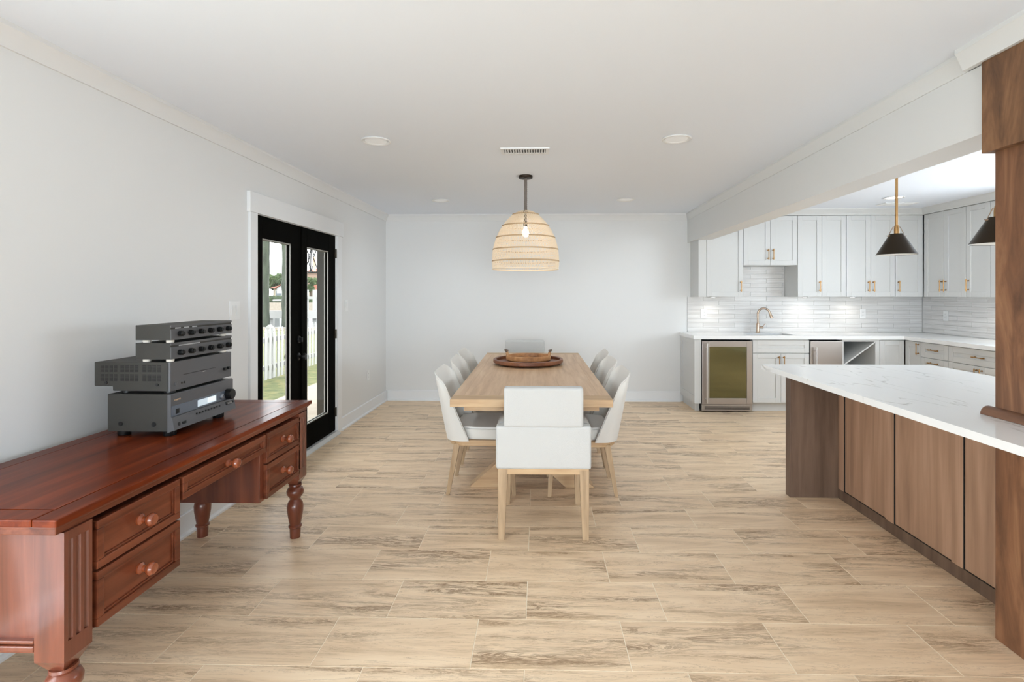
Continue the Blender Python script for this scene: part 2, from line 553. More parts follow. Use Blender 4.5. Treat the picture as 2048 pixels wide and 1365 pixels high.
CP = [(0, CH - .088), (.010, CH - .088), (.014, CH - .072), (.040, CH - .022), (.046, CH - .018), (.046, CH), (0, CH)]
struct('trim_1', crown(CP, RY - 2.0, BY - 2.0), WALL, 'white crown moulding along the wall with the glass door', 'crown moulding', ML, True)
struct('trim_2', crown([(-x * .6, z) for x, z in CP], -9.1, 4.62), WALL, 'white crown moulding along the ceiling beam', 'crown moulding', MBEAM, True)
t = BM(); prism(t, [(BY - x, z) for x, z in CP], 'x', -1.98, 1.95)
struct('trim_3', t, WALL, 'white crown moulding across the blank back wall', 'crown moulding', None, True)
t = BM(); prism(t, [(-x * .9 - .022, z) for x, z in CP] + [(0, CH), (0, CH - .088)], 'y', -.55, .085)
struct('trim_4', t, WALL, 'thicker white crown moulding section above the wooden post', 'crown moulding', MBEAM, True)
BP = [(0, 0), (.030, 0), (.030, .012), (.022, .020), (.014, .022), (.014, .125), (.008, .13), (0, .13)]
b = BM(); prism(b, BP, 'y', DS1 + .1, BY - 2.0)
struct('baseboard_left', b, TRIM, 'tall white baseboard beside the glass door', 'baseboard', ML)
b = BM(); prism(b, BP, 'y', -.8, DS0 - .1)
struct('baseboard_left', b, TRIM, 'white baseboard on the wall behind the desk', 'baseboard', ML)
b = BM(); prism(b, [(BY - x, z) for x, z in BP], 'x', -1.965, 1.855)
struct('baseboard_back', b, TRIM, 'tall white baseboard along the blank back wall', 'baseboard')
# kitchen cornice above the wall cabinets
b = BM(); prism(b, [(6.45, 2.362), (6.45, CH), (6.39, CH), (6.395, 2.425), (6.43, 2.375), (6.435, 2.362)], 'x', 1.985, 4.70)
struct('trim_5', b, CAB, 'white cornice above the wall cabinets over the sink', 'cornice')
b = BM(); prism(b, [(4.70, 2.362), (4.70, CH), (4.64, CH), (4.645, 2.425), (4.68, 2.375), (4.685, 2.362)], 'y', 4.905, 6.45)
struct('trim_6', b, CAB, 'white cornice above the side wall cabinets', 'cornice')

# ------------------------------------------------------------------ glass double door
b = BM()
box(b, (0, DS0 - .098, 0), (.019, DS0 - .006, DH - .01), .002); box(b, (0, DS1 + .006, 0), (.019, DS1 + .098, DH - .01), .002)
box(b, (0, DS0 - .115, DH - .01), (.026, DS1 + .13, DH + .135), .003)
struct('trim_7', b, TRIM, 'white door casing with tall header board', 'door casing', ML)
door = thing('door_1', 'black double door with two tall glass panes', 'door', kind='structure', M=ML)
b = BM()
box(b, (-.05, DS0 - .01, 0), (.004, DS0 + .012, DH)); box(b, (-.05, DS1 - .012, 0), (.004, DS1 + .01, DH)); box(b, (-.05, DS0, DH - .012), (.004, DS1, DH + .01))
obj('jamb', b, TRIM, door)
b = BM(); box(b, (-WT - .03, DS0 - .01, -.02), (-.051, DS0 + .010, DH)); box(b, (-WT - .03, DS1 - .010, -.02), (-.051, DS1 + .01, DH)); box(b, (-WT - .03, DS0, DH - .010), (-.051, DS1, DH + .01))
obj('exterior_jamb', b, mat('exterior_jamb_shaded_grey', (52, 49, 42), .7, spec=.1), door)  # grey darkened with the shade that falls on the outer jamb
b = BM(); prism(b, [(-.17, 0), (.05, 0), (.05, .008), (.02, .03), (-.17, .036)], 'y', DS0, DS1); obj('threshold', b, mat('threshold_aluminium', (196, 196, 194), .4, metal=.3), door)
MEET = 2.432
for (s0, s1, g0, g1) in ((DS0 + .012, MEET - .002, 1.812, 2.247), (MEET + .002, DS1 - .012, 2.536, 2.994)):
    z0, z1, q0, q1 = .037, DH - .014, .245, 1.812
    b = BM(); x0, x1 = -.048, -.004
    box(b, (x0, s0, z0), (x1, g0, z1), .002); box(b, (x0, g1, z0), (x1, s1, z1), .002)
    box(b, (x0, g0, z0), (x1, g1, q0), .002); box(b, (x0, g0, q1), (x1, g1, z1), .002)
    leaf = obj('door_leaf', b, DOORBLK, door)
    b = BM(); box(b, (-.030, g0 - .004, q0 - .004), (-.024, g1 + .004, q1 + .004)); obj('pane', b, GLASS, leaf)
    b = BM(); e = .010
    for xx in (-.046, -.014):
        box(b, (xx, g0, q0), (xx + .008, g0 + e, q1)); box(b, (xx, g1 - e, q0), (xx + .008, g1, q1))
        box(b, (xx, g0, q0), (xx + .008, g1, q0 + e)); box(b, (xx, g0, q1 - e), (xx + .008, g1, q1))
    obj('glazing_bead', b, mat('glazing_bead_grey', (150, 148, 142), .5), leaf)
    if s0 < 2:
        KS = 2.375
        for sgn in (1, -1):
            xo = -.004 if sgn > 0 else -.048
            b = BM(); Mk = Matrix.Translation((xo, KS, .866)) @ Matrix.Rotation(sgn * PI / 2, 4, 'Y')
            lathe(b, [(0, 0), (.032, 0), (.032, .006), (.012, .012), (.011, .034), (.026, .042), (.029, .054), (.024, .066), (0, .069)], 20, Mk)
            obj('knob', b, BLKMETAL, leaf, True)
        b = BM(); Mk = Matrix.Translation((-.004, KS, 1.011)) @ Matrix.Rotation(PI / 2, 4, 'Y')
        lathe(b, [(0, 0), (.031, 0), (.031, .010), (.022, .016), (0, .016)], 20, Mk)
        box(b, (.010, KS - .006, .990), (.034, KS + .006, 1.030), .003)
        obj('deadbolt', b, BLKMETAL, leaf, True)
    else:
        b = BM(); box(b, (-.006, MEET - .018, z0), (.008, MEET + .010, z1), .002); obj('astragal', b, DOORBLK, leaf)
        for z in (1.80, 1.0, .22):
            b = BM(); cyl(b, (.004, DS1 - .012, z - .045), (.004, DS1 - .012, z + .045), .007, 10)
            box(b, (-.004, DS1 - .030, z - .045), (.002, DS1 - .012, z + .045)); obj('hinge', b, BRONZE, leaf)

# ------------------------------------------------------------------ wall plates
def plate(name, label, cat, M, w_, h_, kind):
    t = thing(name, label, cat, M=M)
    b = BM(); box(b, (0, -w_ / 2, -h_ / 2), (.006, w_ / 2, h_ / 2), .002); obj('cover_plate', b, PLASTIC, t)
    if kind == 'rocker2':
        for y in (-.024, .024):
            b = BM(); prism(b, [(.005, -.033), (.008, -.033), (.012, .033), (.005, .033)], 'y', y - .016, y + .016); obj('rocker', b, PLASTIC, t)
    elif kind == 'rocker1':
        b = BM(); prism(b, [(.005, -.033), (.008, -.033), (.012, .033), (.005, .033)], 'y', -.016, .016); obj('rocker', b, PLASTIC, t)
    elif kind == 'outlet':
        for z in (-.020, .020):
            b = BM(); box(b, (.005, -.017, z - .014), (.0085, .017, z + .014), .003); s = obj('socket', b, PLASTIC, t)
            b = BM()
            for y in (-.006, .006): box(b, (.0086, y - .001, z - .005), (.0088, y + .001, z + .005))
            obj('slot', b, DARK_GAP, s)
    return t


plate('light_switch', 'white double rocker light switch between stereo stack and door casing', 'switch', ML @ Matrix.Translation((0, 1.453, 1.288)), .116, .128, 'rocker2')
plate('light_switch', 'white single switch on the wall past the door hinges', 'switch', ML @ Matrix.Translation((0, 3.43, 1.278)), .075, .118, 'rocker1')
plate('wall_outlet', 'white wall outlet low above the baseboard near the corner', 'outlet', ML @ Matrix.Translation((0, 4.107, .435)), .072, .116, 'outlet')
RB = Matrix.Rotation(-PI / 2, 4, 'Z')
plate('wall_outlet', 'white outlet on the tiles at the cooler end of the counter', 'outlet', Matrix.Translation((2.151, BY - .012, 1.14)) @ RB, .075, .118, 'outlet')
plate('wall_outlet', 'white outlet on the tiles above the open wine rack', 'outlet', Matrix.Translation((4.182, BY - .012, 1.143)) @ RB, .075, .118, 'outlet')
plate('wall_outlet', 'white outlet on the tiles of the kitchen side wall', 'outlet', Matrix.Translation((KX - .012, 6.40, 1.133)) @ Matrix.Rotation(PI, 4, 'Z'), .075, .118, 'outlet')

# ------------------------------------------------------------------ ceiling fittings
def can_light(label, x, y, lit, dim=False):
    t = thing('recessed_light', label, 'ceiling light', (x, y, CH), group='recessed ceiling lights')
    b = BM(); lathe(b, [(.072, -.001), (.095, -.001), (.098, -.006), (.092, -.010), (.076, -.007), (.070, -.001)], 32, closed=True); obj('trim_ring', b, PLASTIC, t, True)
    b = BM(); lathe(b, [(0, -.001), (.073, -.001), (.073, -.004), (0, -.004)], 32)
    obj('lens', b, mat('lens_added_glow', (226, 226, 225), .4, emis=(255, 255, 255), estr=.12) if dim else mat('lens_lit', (255, 252, 245), .4, emis=(255, 250, 240), estr=5), t)  # dim lens glow is added to cans that are off
    if lit:
        l = bpy.data.lights.new('can_bulb_or_fill', 'SPOT'); l.energy = lit; l.spot_size = 2.7 if dim else 2.2; l.spot_blend = 1.0 if dim else .8; l.shadow_soft_size = .07; l.color = (.80, .91, 1) if dim else (1, .96, .9)
        lo = bpy.data.objects.new('can_bulb_or_fill', l); COL.objects.link(lo); lo.parent = t; lo.location = (0, 0, -.02)


can_light('white recessed ceiling light between the air vent and the door wall', -1.094, 3.50, 12, True)  # the four dining cans are off fittings; their dim light is added fill
can_light('white recessed ceiling light between the air vent and the beam', .93, 3.50, 12, True)
can_light('white recessed ceiling light near the back wall on the door side', -1.079, 5.755, 23, True)
can_light('white recessed ceiling light near the back wall on the beam side', .968, 5.75, 19, True)
can_light('lit recessed ceiling light in the kitchen beside the brass pendant stem', 3.84, 5.69, 6)
can_light('added recessed fill light over the kitchen aisle behind the island', 3.55, 3.9, 26)  # out-of-view can added to lighten the kitchen side cabinets
can_light('added recessed fill light over the kitchen aisle beyond the wooden post', 3.55, 2.1, 16)  # second unseen can, added as kitchen fill
v = thing('air_vent', 'white rectangular air vent grille in the ceiling by the pendant', 'vent', (-.09, 3.77, CH))
b = BM()
box(b, (-.175, -.075, -.008), (-.15, .075, 0)); box(b, (.15, -.075, -.008), (.175, .075, 0)); box(b, (-.15, -.075, -.008), (.15, -.05, 0)); box(b, (-.15, .05, -.008), (.15, .075, 0))
obj('frame', b, PLASTIC, v)
b = BM(); box(b, (-.15, -.05, -.002), (.15, .05, -.0005)); obj('duct', b, mat('duct_dark', (70, 70, 70), .8), v)
for i in range(16):
    b = BM(); x = -.141 + i * .0188; prism(b, [(x - .004, -.011), (x - .002, -.011), (x + .006, -.003), (x + .004, -.003)], 'y', -.05, .05); obj('louver', b, PLASTIC, v)
v = thing('air_vent', 'flat white air vent in the kitchen ceiling beyond the lit light', 'vent', (4.15, 6.10, CH))
b = BM(); box(b, (-.19, -.09, -.007), (.19, .09, 0), .003); obj('frame', b, PLASTIC, v)
for i in range(10):
    b = BM(); y = -.063 + i * .014; box(b, (-.16, y - .004, -.010), (.16, y + .004, -.0065)); obj('louver', b, PLASTIC, v)

# ------------------------------------------------------------------ dining table
tb = thing('dining_table', 'long light oak trestle dining table between the cream chairs', 'table', (-.045, 4.375, 0), math.radians(.35))
TWH, TLH = .492, 1.245
b = BM(); box(b, (-TWH + .07, -TLH + .13, .718), (TWH - .07, TLH - .13, .762), .002)
board = obj('table_top', b, OAK_Y, tb)
for s in (-1, 1):
    b = BM(); box(b, (s * (TWH - .07) if s > 0 else -TWH, -TLH + .13, .718), (TWH if s > 0 else -TWH + .07, TLH - .13, .762), .003); obj('edge_board', b, OAK_Y, tb)
    b = BM(); box(b, (-TWH, s * (TLH - .13) if s > 0 else -TLH, .716), (TWH, TLH if s > 0 else -TLH + .13, .762), .003); obj('breadboard_end', b, OAK_X, tb)
b = BM()
box(b, (-.42, -TLH + .10, .672), (.42, -TLH + .125, .718)); box(b, (-.42, TLH - .125, .672), (.42, TLH - .10, .718))
box(b, (-.42, -TLH + .125, .672), (-.395, TLH - .125, .718)); box(b, (.395, -TLH + .125, .672), (.42, TLH - .125, .718))
obj('apron', b, OAK_X, tb)
for y0 in (-.62, .50):
    for sgn in (-1, 1):
        b = BM(); prism(b, [(sgn * .45, 0), (sgn * .245, 0), (sgn * .0, .222), (0, .40)], 'y', y0, y0 + .12, .003)
        obj('trestle_beam', b, OAK_X, tb)
    b = BM(); box(b, (-.085, y0 + .01, .30), (.085, y0 + .11, .672), .003); obj('trestle_post', b, OAK_Z, tb)
b = BM(); box(b, (-.04, -.51, .40), (.04, .51, .48), .003); obj('stretcher', b, OAK_Y, tb)

# serving trays on the table
TZ = .762
t = thing('turntable_tray', 'wide round dark wood tray with raised rim on table', 'tray', (-.085, 4.73, TZ), 0)
b = BM(); lathe(b, [(0, 0), (.17, 0), (.17, .012), (0, .012)], 40); obj('base', b, mat('tray_foot', (50, 32, 22), .6), t, True)
b = BM(); lathe(b, [(0, .012), (.30, .012), (.317, .022), (.317, .046), (.312, .050), (.292, .050), (.288, .046), (.286, .026), (0, .026)], 64); obj('dish', b, ACACIA, t, True)
t = thing('handled_tray', 'smaller oval light wood tray with two raised handles', 'tray', (-.085, 4.80, TZ + .0262), 0)
b = BM(); N = 72; prof = []
rings = []
for i in range(N):
    a = 2 * PI * i / N; ca, sa = math.cos(a), math.sin(a)
    up = max(0, 1 - (abs(math.atan2(sa, abs(ca))) / .42)) if abs(ca) > .5 else 0
    up = min(1, up * 2.2)
    h = .046 + .036 * (up * up * (3 - 2 * up))
    ring = []
    for r_, z in ((.195, 0), (.205, .006), (.208, h - .003), (.205, h), (.197, h), (.194, h - .003), (.192, .012)):
        ring.append(b.verts.new((r_ * ca, r_ * .86 * sa, z)))
    rings.append(ring)
for i in range(N):
    A, B = rings[i], rings[(i + 1) % N]
    for k in range(6): b.faces.new((A[k], A[k + 1], B[k + 1], B[k]))
b.faces.new([r[0] for r in rings]); b.faces.new([r[-1] for r in rings][::-1])
obj('bowl', b, MANGO, t, True)
for s in (-1, 1):
    b = BM(); pts = []
    for i in range(13):
        a = -.42 + .84 * i / 12
        pts.append((s * (.205 + .012 * math.cos(a * 3)) * math.cos(a), .178 * math.sin(a), .082 + .012 * math.cos(a / .42 * PI / 2)))
    tube(b, pts, .006, 8); obj('handle', b, mat('tray_handle_iron', (92, 74, 60), .5, metal=.3), t, True)

# ------------------------------------------------------------------ upholstered side chairs
def side_chair_proto():
    t = thing('dining_chair', 'x', 'chair')
    # back shell: swept U with falling wings
    W, Rr, xe = .270, .110, .158
    z0 = .392

    def plan(s):   # s in [-1,1] -> point on the outer U (x forward, y lateral) and outward normal
        A = abs(s); sg = 1 if s >= 0 else -1
        l1 = W - Rr; l2 = Rr * PI / 2; l3 = xe - Rr; tot = l1 + l2 + l3; d = A * tot
        if d < l1: p = (0, d); n = (-1, 0)
        elif d < l1 + l2:
            a = (d - l1) / Rr; p = (Rr - Rr * math.cos(a), l1 + Rr * math.sin(a)); n = (-math.cos(a), math.sin(a))
        else: p = (Rr + d - l1 - l2, W); n = (0, 1)
        return (p[0], sg * p[1]), (n[0], sg * n[1]), A

    def ztop(A):
        return .864 - (0 if A < .3 else .070 * ((A - .3) / .7) ** 2.2)

    def shell(p, n, off, z):
        v = (z - z0) / .47
        return ((p[0] + n[0] * off) * (1 - .72 * v) - .092 * v ** 1.1, (p[1] + n[1] * off) * (1 - .045 * v), z)
    b = BM(); NS = 44; rings = []
    for i in range(NS + 1):
        p, n, A = plan(-1 + 2 * i / NS); H = ztop(A) - z0; th = .056 - .010 * A
        prof = [(0, 0), (.005, .15), (.008, .4), (.006, .7), (0, .88), (-.008, .955), (-.5 * th, 1.0), (-th + .008, .955), (-th + .001, .88), (-th, .7), (-th - .002, .4), (-th, .1), (-th, 0)]
        rings.append([b.verts.new(shell(p, n, off, z0 + H * hv)) for off, hv in prof])
    for A_, B_ in zip(rings, rings[1:]):
        m_ = len(A_)
        for k in range(m_): b.faces.new((A_[k], A_[(k + 1) % m_], B_[(k + 1) % m_], B_[k]))
    b.faces.new(rings[0]); b.faces.new(rings[-1][::-1])
    obj('backrest', b, FABRIC2, t, True)
    # welt running up one wing edge, over the top and down the other
    b = BM(); pts = []
    for s in (-1, 1):
        p, n, A = plan(s); col = [shell(p, n, -.004, z0 + (ztop(1) - z0) * k / 12 * .95) for k in range(13)]
        col = [(x + .003, y, z) for x, y, z in col]
        if s < 0: pts += col
        else: tail = col[::-1]
    for i in range(1, NS):
        p, n, A = plan(-1 + 2 * i / NS); x, y, z = shell(p, n, -.012, z0 + (ztop(A) - z0) * .985); pts.append((x, y, z))
    pts += tail
    tube(b, pts, .0032, 6); obj('piping', b, FABRIC2, t, True)
    # seat cushion
    b = BM(); pl = [(.05, -.17), (.09, -.20), (.20, -.225), (.458, -.235), (.472, -.22), (.472, .22), (.458, .235), (.20, .225), (.09, .20), (.05, .17)]
    prism(b, pl, 'z', .392, .478, .014); obj('seat', b, FABRIC2, t, True)
    # wooden seat rail with rounded rear corners
    b = BM(); pl = []
    for k in range(9):
        a = PI / 2 * k / 8; pl.append((.135 - .125 * math.cos(a), .112 + .125 * math.sin(a)))
    pl += [(.466, .237), (.466, -.237)] + [(x, -y) for x, y in pl[::-1]]
    prism(b, pl, 'z', .352, .392, .002); obj('seat_rail', b, OAK_X, t)
    for sy in (-1, 1):
        b = BM(); frustum(b, (.008, sy * .192, 0), (.0125, .0125), (.075, sy * .205, .365), (.021, .021), .002); l = obj('leg', b, OAK_Z, t)
        b = BM(); box(b, (-.002, sy * .192 - .010, -.003), (.018, sy * .192 + .010, .0), 0)
        b.free()
        b = BM(); frustum(b, (.470, sy * .195, 0), (.0125, .0125), (.445, sy * .208, .365), (.021, .021), .002); obj('leg', b, OAK_Z, t)
    return t


proto = side_chair_proto()
where = {0: 'nearest the desk', 1: 'middle of the three', 2: 'nearest the back wall'}
first = True
for side, xs, ys, rz in (('glass door', -.632, (3.805, 4.45, 5.03), 0), ('kitchen', .552, (3.79, 4.40, 4.97), PI)):
    for i, y in enumerate(ys):
        c = proto if first else copy_tree(proto); first = False
        c.location = (xs + (0 if i < 2 else .02 * (-1 if rz == 0 else 1)), y, 0); c.rotation_euler = (0, 0, rz + math.radians((0, 1.0, -1.2)[i]))
        c['label'] = f'cream wing chair on the {side} side of table, {where[i]}'
        c['group'] = 'side chairs at the dining table'

# ------------------------------------------------------------------ end armchairs
def armchair_proto():
    t = thing('dining_armchair', 'x', 'armchair')
    hw = .271
    b = BM(); box(b, (-hw, 0, .404), (hw, .085, .648), .016, 3); obj('back_panel', b, FABRIC, t, True)
    for s in (-1, 1):
        b = BM(); x0, x1 = sorted((s * hw, s * (hw - .068)))
        prism(b, [(.086, .404), (.545, .404), (.545, .618), (.30, .648), (.086, .648)], 'x', x0, x1, .014); obj('arm', b, FABRIC, t, True)
    b = BM(); box(b, (-hw + .068, .086, .404), (hw - .068, .55, .482), .016, 3); obj('seat', b, FABRIC, t, True)
    b = BM(); box(b, (-.2265, -.004, .640), (.2265, .082, .866), .020, 4); obj('backrest', b, FABRIC, t, True)
    b = BM()
    box(b, (-.258, .012, .372), (.258, .045, .404), .002); box(b, (-.258, .505, .372), (.258, .538, .404), .002)
    for s in (-1, 1):
        x0, x1 = sorted((s * .258, s * .228)); box(b, (x0, .045, .372), (x1, .505, .404), .002)
    obj('seat_rail', b, OAK_X, t)
    for s in (-1, 1):
        b = BM(); frustum(b, (s * .239, .022, 0), (.0175, .0165), (s * .231, .033, .400), (.0285, .022), .002); obj('leg', b, OAK_Z, t)
        b = BM(); frustum(b, (s * .234, .530, 0), (.0165, .0165), (s * .230, .516, .400), (.0265, .022), .002); obj('leg', b, OAK_Z, t)
    return t


ac = armchair_proto()
ac.location = (.034, 2.945, 0); ac.rotation_euler = (0, 0, 0)
ac['label'] = 'cream square-backed armchair at the table end facing the back wall'; ac['group'] = 'armchairs at the table ends'
a2 = copy_tree(ac); a2.location = (-.145, 6.03, 0); a2.rotation_euler = (0, 0, PI)
a2['label'] = 'cream square-backed armchair at the table end close to the back wall'

# ------------------------------------------------------------------ writing desk
dk = thing('writing_desk', 'cherry wood pedestal desk with five drawers and turned legs', 'desk', (-1.66, 2.235, 0), 0)
def D(x, y, z): return (x + 1.66, y - 2.235, z)
X0, X1, Y0, Y1 = -1.995, -1.336, 1.414, 3.052
bw = .072
b = BM(); box(b, D(X0 + bw, Y0 + bw, .748), D(X1 - bw, Y1 - bw, .770)); obj('top_panel', b, CHERRY_T, dk)
for (xa, xb) in ((X0, X0 + bw - .0015), (X1 - bw + .0015, X1)):
    b = BM(); box(b, D(xa, Y0, .748), D(xb, Y1, .770), .004); obj('border_board', b, CHERRY_T, dk)
for (ya, yb) in ((Y0, Y0 + bw - .0015), (Y1 - bw + .0015, Y1)):
    b = BM(); box(b, D(X0 + bw, ya, .748), D(X1 - bw, yb, .770), .004); obj('border_board', b, CHERRY_T, dk)
b = BM(); box(b, D(X0 + .004, Y0 + .010, .738), D(X1 - .010, Y1 - .010, .748), .004); box(b, D(X0 + .006, Y0 + .022, .717), D(X1 - .022, Y1 - .022, .738), .003)
obj('edge_molding', b, CHERRY_Y, dk)
FX = -1.372      # carcass front
XB = -1.975
for (ya, yb) in ((1.475, 1.942), (2.536, 2.990)):
    b = BM(); box(b, D(XB, ya, .364), D(FX, yb, .697), .002); obj('pedestal', b, CHERRY_Z, dk)
b = BM(); box(b, D(XB, 1.942, .612), D(FX - .006, 2.536, .697)); obj('center_apron', b, CHERRY_Y, dk)
b = BM(); box(b, D(XB, 1.942, .42), D(XB + .018, 2.536, .612)); obj('modesty_panel', b, CHERRY_Y, dk)


def drawer(ya, yb, za, zb, proud):
    xf = FX + proud
    b = BM(); fr = .026
    box(b, D(FX + .001, ya, za), D(xf, yb, za + fr), .003); box(b, D(FX + .001, ya, zb - fr), D(xf, yb, zb), .003)
    box(b, D(FX + .001, ya, za + fr), D(xf, ya + fr, zb - fr), .003); box(b, D(FX + .001, yb - fr, za + fr), D(xf, yb, zb - fr), .003)
    d = obj('drawer', b, CHERRY_Y, dk)
    b = BM(); box(b, D(FX + .001, ya + fr, za + fr), D(xf - .012, yb - fr, zb - fr)); obj('drawer_panel', b, CHERRY_Y, d)
    b = BM(); f2 = fr + .007
    for (p, q) in ((D(FX, ya + fr, za + fr), D(xf - .006, yb - fr, za + f2)), (D(FX, ya + fr, zb - f2), D(xf - .006, yb - fr, zb - fr)),
                   (D(FX, ya + fr, za + f2), D(xf - .006, ya + f2, zb - f2)), (D(FX, yb - f2, za + f2), D(xf - .006, yb - fr, zb - f2))):
        box(b, p, q, .002)
    obj('bead', b, CHERRY_Y, d)
    b = BM(); c = D(xf - .012, (ya + yb) / 2, (za + zb) / 2)
    lathe(b, [(0, 0), (.019, 0), (.019, .006), (.011, .013), (.010, .022), (.018, .030), (.0225, .038), (.0225, .044), (.017, .052), (0, .055)], 24, Matrix.Translation(c) @ Matrix.Rotation(PI / 2, 4, 'Y'))
    obj('knob', b, CHERRY_K, d, True)


for (ya, yb) in ((1.566, 1.936), (2.566, 2.930)):
    drawer(ya, yb, .552, .701, .022); drawer(ya, yb, .374, .544, .022)
drawer(1.950, 2.552, .614, .701, .024)


def post(yc, xc, sx, sy):
    """corner post, fluted on the long front"""
    b = BM(); hx, hy = .044, .047
    p = lambda x, y: (x + 1.66, y - 2.235)
    box(b, D(xc - hx, yc - hy, .690), D(xc + hx, yc + hy, .717)); box(b, D(xc - hx, yc - hy, .345), D(xc + hx, yc + hy, .400))
    prof = [(xc - hx, yc - hy)]
    if sx > 0:
        prof.append((xc + hx, yc - hy))
        for k in (-1, 0, 1):
            y = yc + k * .026
            prof += [(xc + hx, y - .008), (xc + hx - .005, y - .005), (xc + hx - .007, y), (xc + hx - .005, y + .005), (xc + hx, y + .008)]
        prof.append((xc + hx, yc + hy))
    else:
        prof += [(xc + hx, yc - hy), (xc + hx, yc + hy)]
    prof.append((xc - hx, yc + hy))
    prism(b, [p(*q) for q in prof], 'z', .400, .690)
    frustum(b, D(xc, yc, .308), (hx - .022, hy - .022), D(xc, yc, .345), (hx, hy))
    obj('corner_post', b, CHERRY_Z, dk)
    b = BM()
    lathe(b, [(0, .308), (.034, .308), (.036, .300), (.030, .292), (.040, .284), (.047, .268), (.045, .250), (.032, .232), (.028, .222), (.031, .214), (.040, .200), (.0445, .178), (.043, .150), (.038, .118), (.032, .084), (.030, .076), (.036, .070), (.036, .062), (.029, .056), (.030, .046), (.028, 0), (0, 0)], 28,
          Matrix.Translation(D(xc, yc, 0)))
    obj('leg', b, CHERRY_Z, dk, True)


for yc in (1.500, 2.962):
    post(yc, -1.394, 1, 0); post(yc, -1.935, -1, 0)
for (y, s) in ((1.475, -1), (2.990, 1)):
    b = BM(); ya, yb = sorted((y, y + s * .010))
    box(b, D(-1.89, ya, .364), D(-1.438, yb, .717)); 
    ya, yb = sorted((y, y + s * .024)); box(b, D(-1.89, ya, .374), D(-1.438, yb, .392), .004); box(b, D(-1.89, ya, .398), D(-1.438, yb, .408), .003)
    obj('end_panel', b, CHERRY_Z, dk)

# ------------------------------------------------------------------ stack of audio units on the desk
def unit(name, label, z0, z1, depth, yw=.440, x=-1.60, y0=2.232, rz=-.02):
    """local: x forward (front at 0), y width from 0, z from the unit's base"""
    t = thing(name, label, 'stereo unit', (x, y0, z0), rz)
    return t, z1 - z0


DZ = .770
# A: receiver with display
t, h_ = unit('av_receiver', 'charcoal receiver with blue display and big volume knob, bottom of the stack', DZ, .960, .29)
b = BM(); box(b, (-.285, 0, .026), (-.012, .440, h_), .004); obj('housing', b, GUNSIDE, t)
b = BM(); prism(b, [(-.012, .022), (.006, .030), (.020, .034), (.010, .088), (.004, .092), (.004, h_ - .004), (.0, h_), (-.012, h_)], 'y', -.003, .443); fp = obj('front_panel', b, GUN, t)
b = BM(); prism(b, [(.0045, .092), (.0075, .094), (.0075, .136), (.0045, .138)], 'y', .0, .39); obj('fascia_strip', b, mat('fascia_blue_grey', (108, 116, 128), .3, metal=.4), t)
b = BM(); box(b, (.0072, .165, .101), (.0086, .300, .131)); dsp = obj('display', b, mat('display_glass', (196, 208, 216), .15, emis=(200, 215, 225), estr=.35), t)
b = BM(); box(b, (.0086, .235, .106), (.0089, .292, .128)); obj('display_text_block', b, mat('display_lit', (232, 238, 240), .3, emis=(235, 240, 240), estr=.4), dsp)
for (y, z, r, l) in ((.392, .118, .026, .032), (.345, .114, .012, .012)):
    b = BM(); lathe(b, [(0, 0), (r, 0), (r, l - .003), (r - .003, l), (0, l)], 28, Matrix.Translation((.005, y, z)) @ Matrix.Rotation(PI / 2, 4, 'Y'))
    obj('volume_knob' if r > .02 else 'selector_knob', b, BLKMETAL if r > .02 else mat('knob_silver', (150, 154, 160), .3, metal=.7), t, True)
Mlow = Matrix.Translation((.0155, 0, .061)) @ Matrix.Rotation(-math.atan2(.010, .054), 4, 'Y')
for i in range(9):
    b = BM(); lathe(b, [(0, 0), (.0045, 0), (.0045, .003), (0, .004)], 12, Mlow @ Matrix.Translation((0, .150 + i * .021, .012)) @ Matrix.Rotation(PI / 2, 4, 'Y')); obj('button', b, BLACK, t)
for (y, z, r) in ((.030, -.006, .008), (.428, .012, .006)):
    b = BM(); lathe(b, [(0, 0), (r, 0), (r, .002), (r * .5, .003), (0, .003)], 14, Mlow @ Matrix.Translation((0, y, z)) @ Matrix.Rotation(PI / 2, 4, 'Y')); obj('jack', b, BLACK, t)
b = BM(); box(b, (-.001, .050, -.012), (.002, .074, -.001), 0, M=Mlow); obj('jack', b, BLACK, t)
b = BM(); box(b, (-.001, .368, .004), (.0025, .416, .020), 0, M=Mlow); jp = obj('input_panel', b, BLACK, t)
for i in range(3):
    b = BM(); lathe(b, [(.003, 0), (.0048, 0), (.0048, .004), (.003, .004)], 12, Mlow @ Matrix.Translation((.002, .380 + i * .012, .012)) @ Matrix.Rotation(PI / 2, 4, 'Y'), True); obj('socket_ring', b, STEELD, jp)
b = BM(); box(b, (.0076, .022, .101), (.0084, .044, .122)); obj('badge', b, BLACK, t)
for (y, z) in ((.0, .058), (.0, .058)):
    pass
for x in (-.225, -.075):
    b = BM(); lathe(b, [(0, 0), (.010, 0), (.010, .003), (.005, .0035), (0, .002)], 16, Matrix.Translation((x, 0, .060)) @ Matrix.Rotation(PI / 2, 4, 'X')); obj('screw', b, BLACK, t, True)
for x in (-.25, -.04):
    for y in (.05, .39):
        b = BM(); lathe(b, [(0, 0), (.024, 0), (.026, .004), (.026, .026), (0, .026)], 18, Matrix.Translation((x, y, 0))); obj('foot', b, BLACK, t, True)
cu = bpy.data.curves.new('brand_lettering', 'FONT'); cu.body = 'ONKYO'; cu.size = .0105; cu.extrude = .0003; cu.align_x = 'LEFT'
co = bpy.data.objects.new('tmp_text', cu); COL.objects.link(co)
bpy.context.view_layer.update()
me = bpy.data.meshes.new_from_object(co.evaluated_get(bpy.context.evaluated_depsgraph_get()))
bpy.data.objects.remove(co)
me.materials.append(mat('gold_print', (226, 190, 150), .4, emis=(226, 190, 150), estr=0))
lo = bpy.data.objects.new('lettering', me); COL.objects.link(lo); lo.parent = t
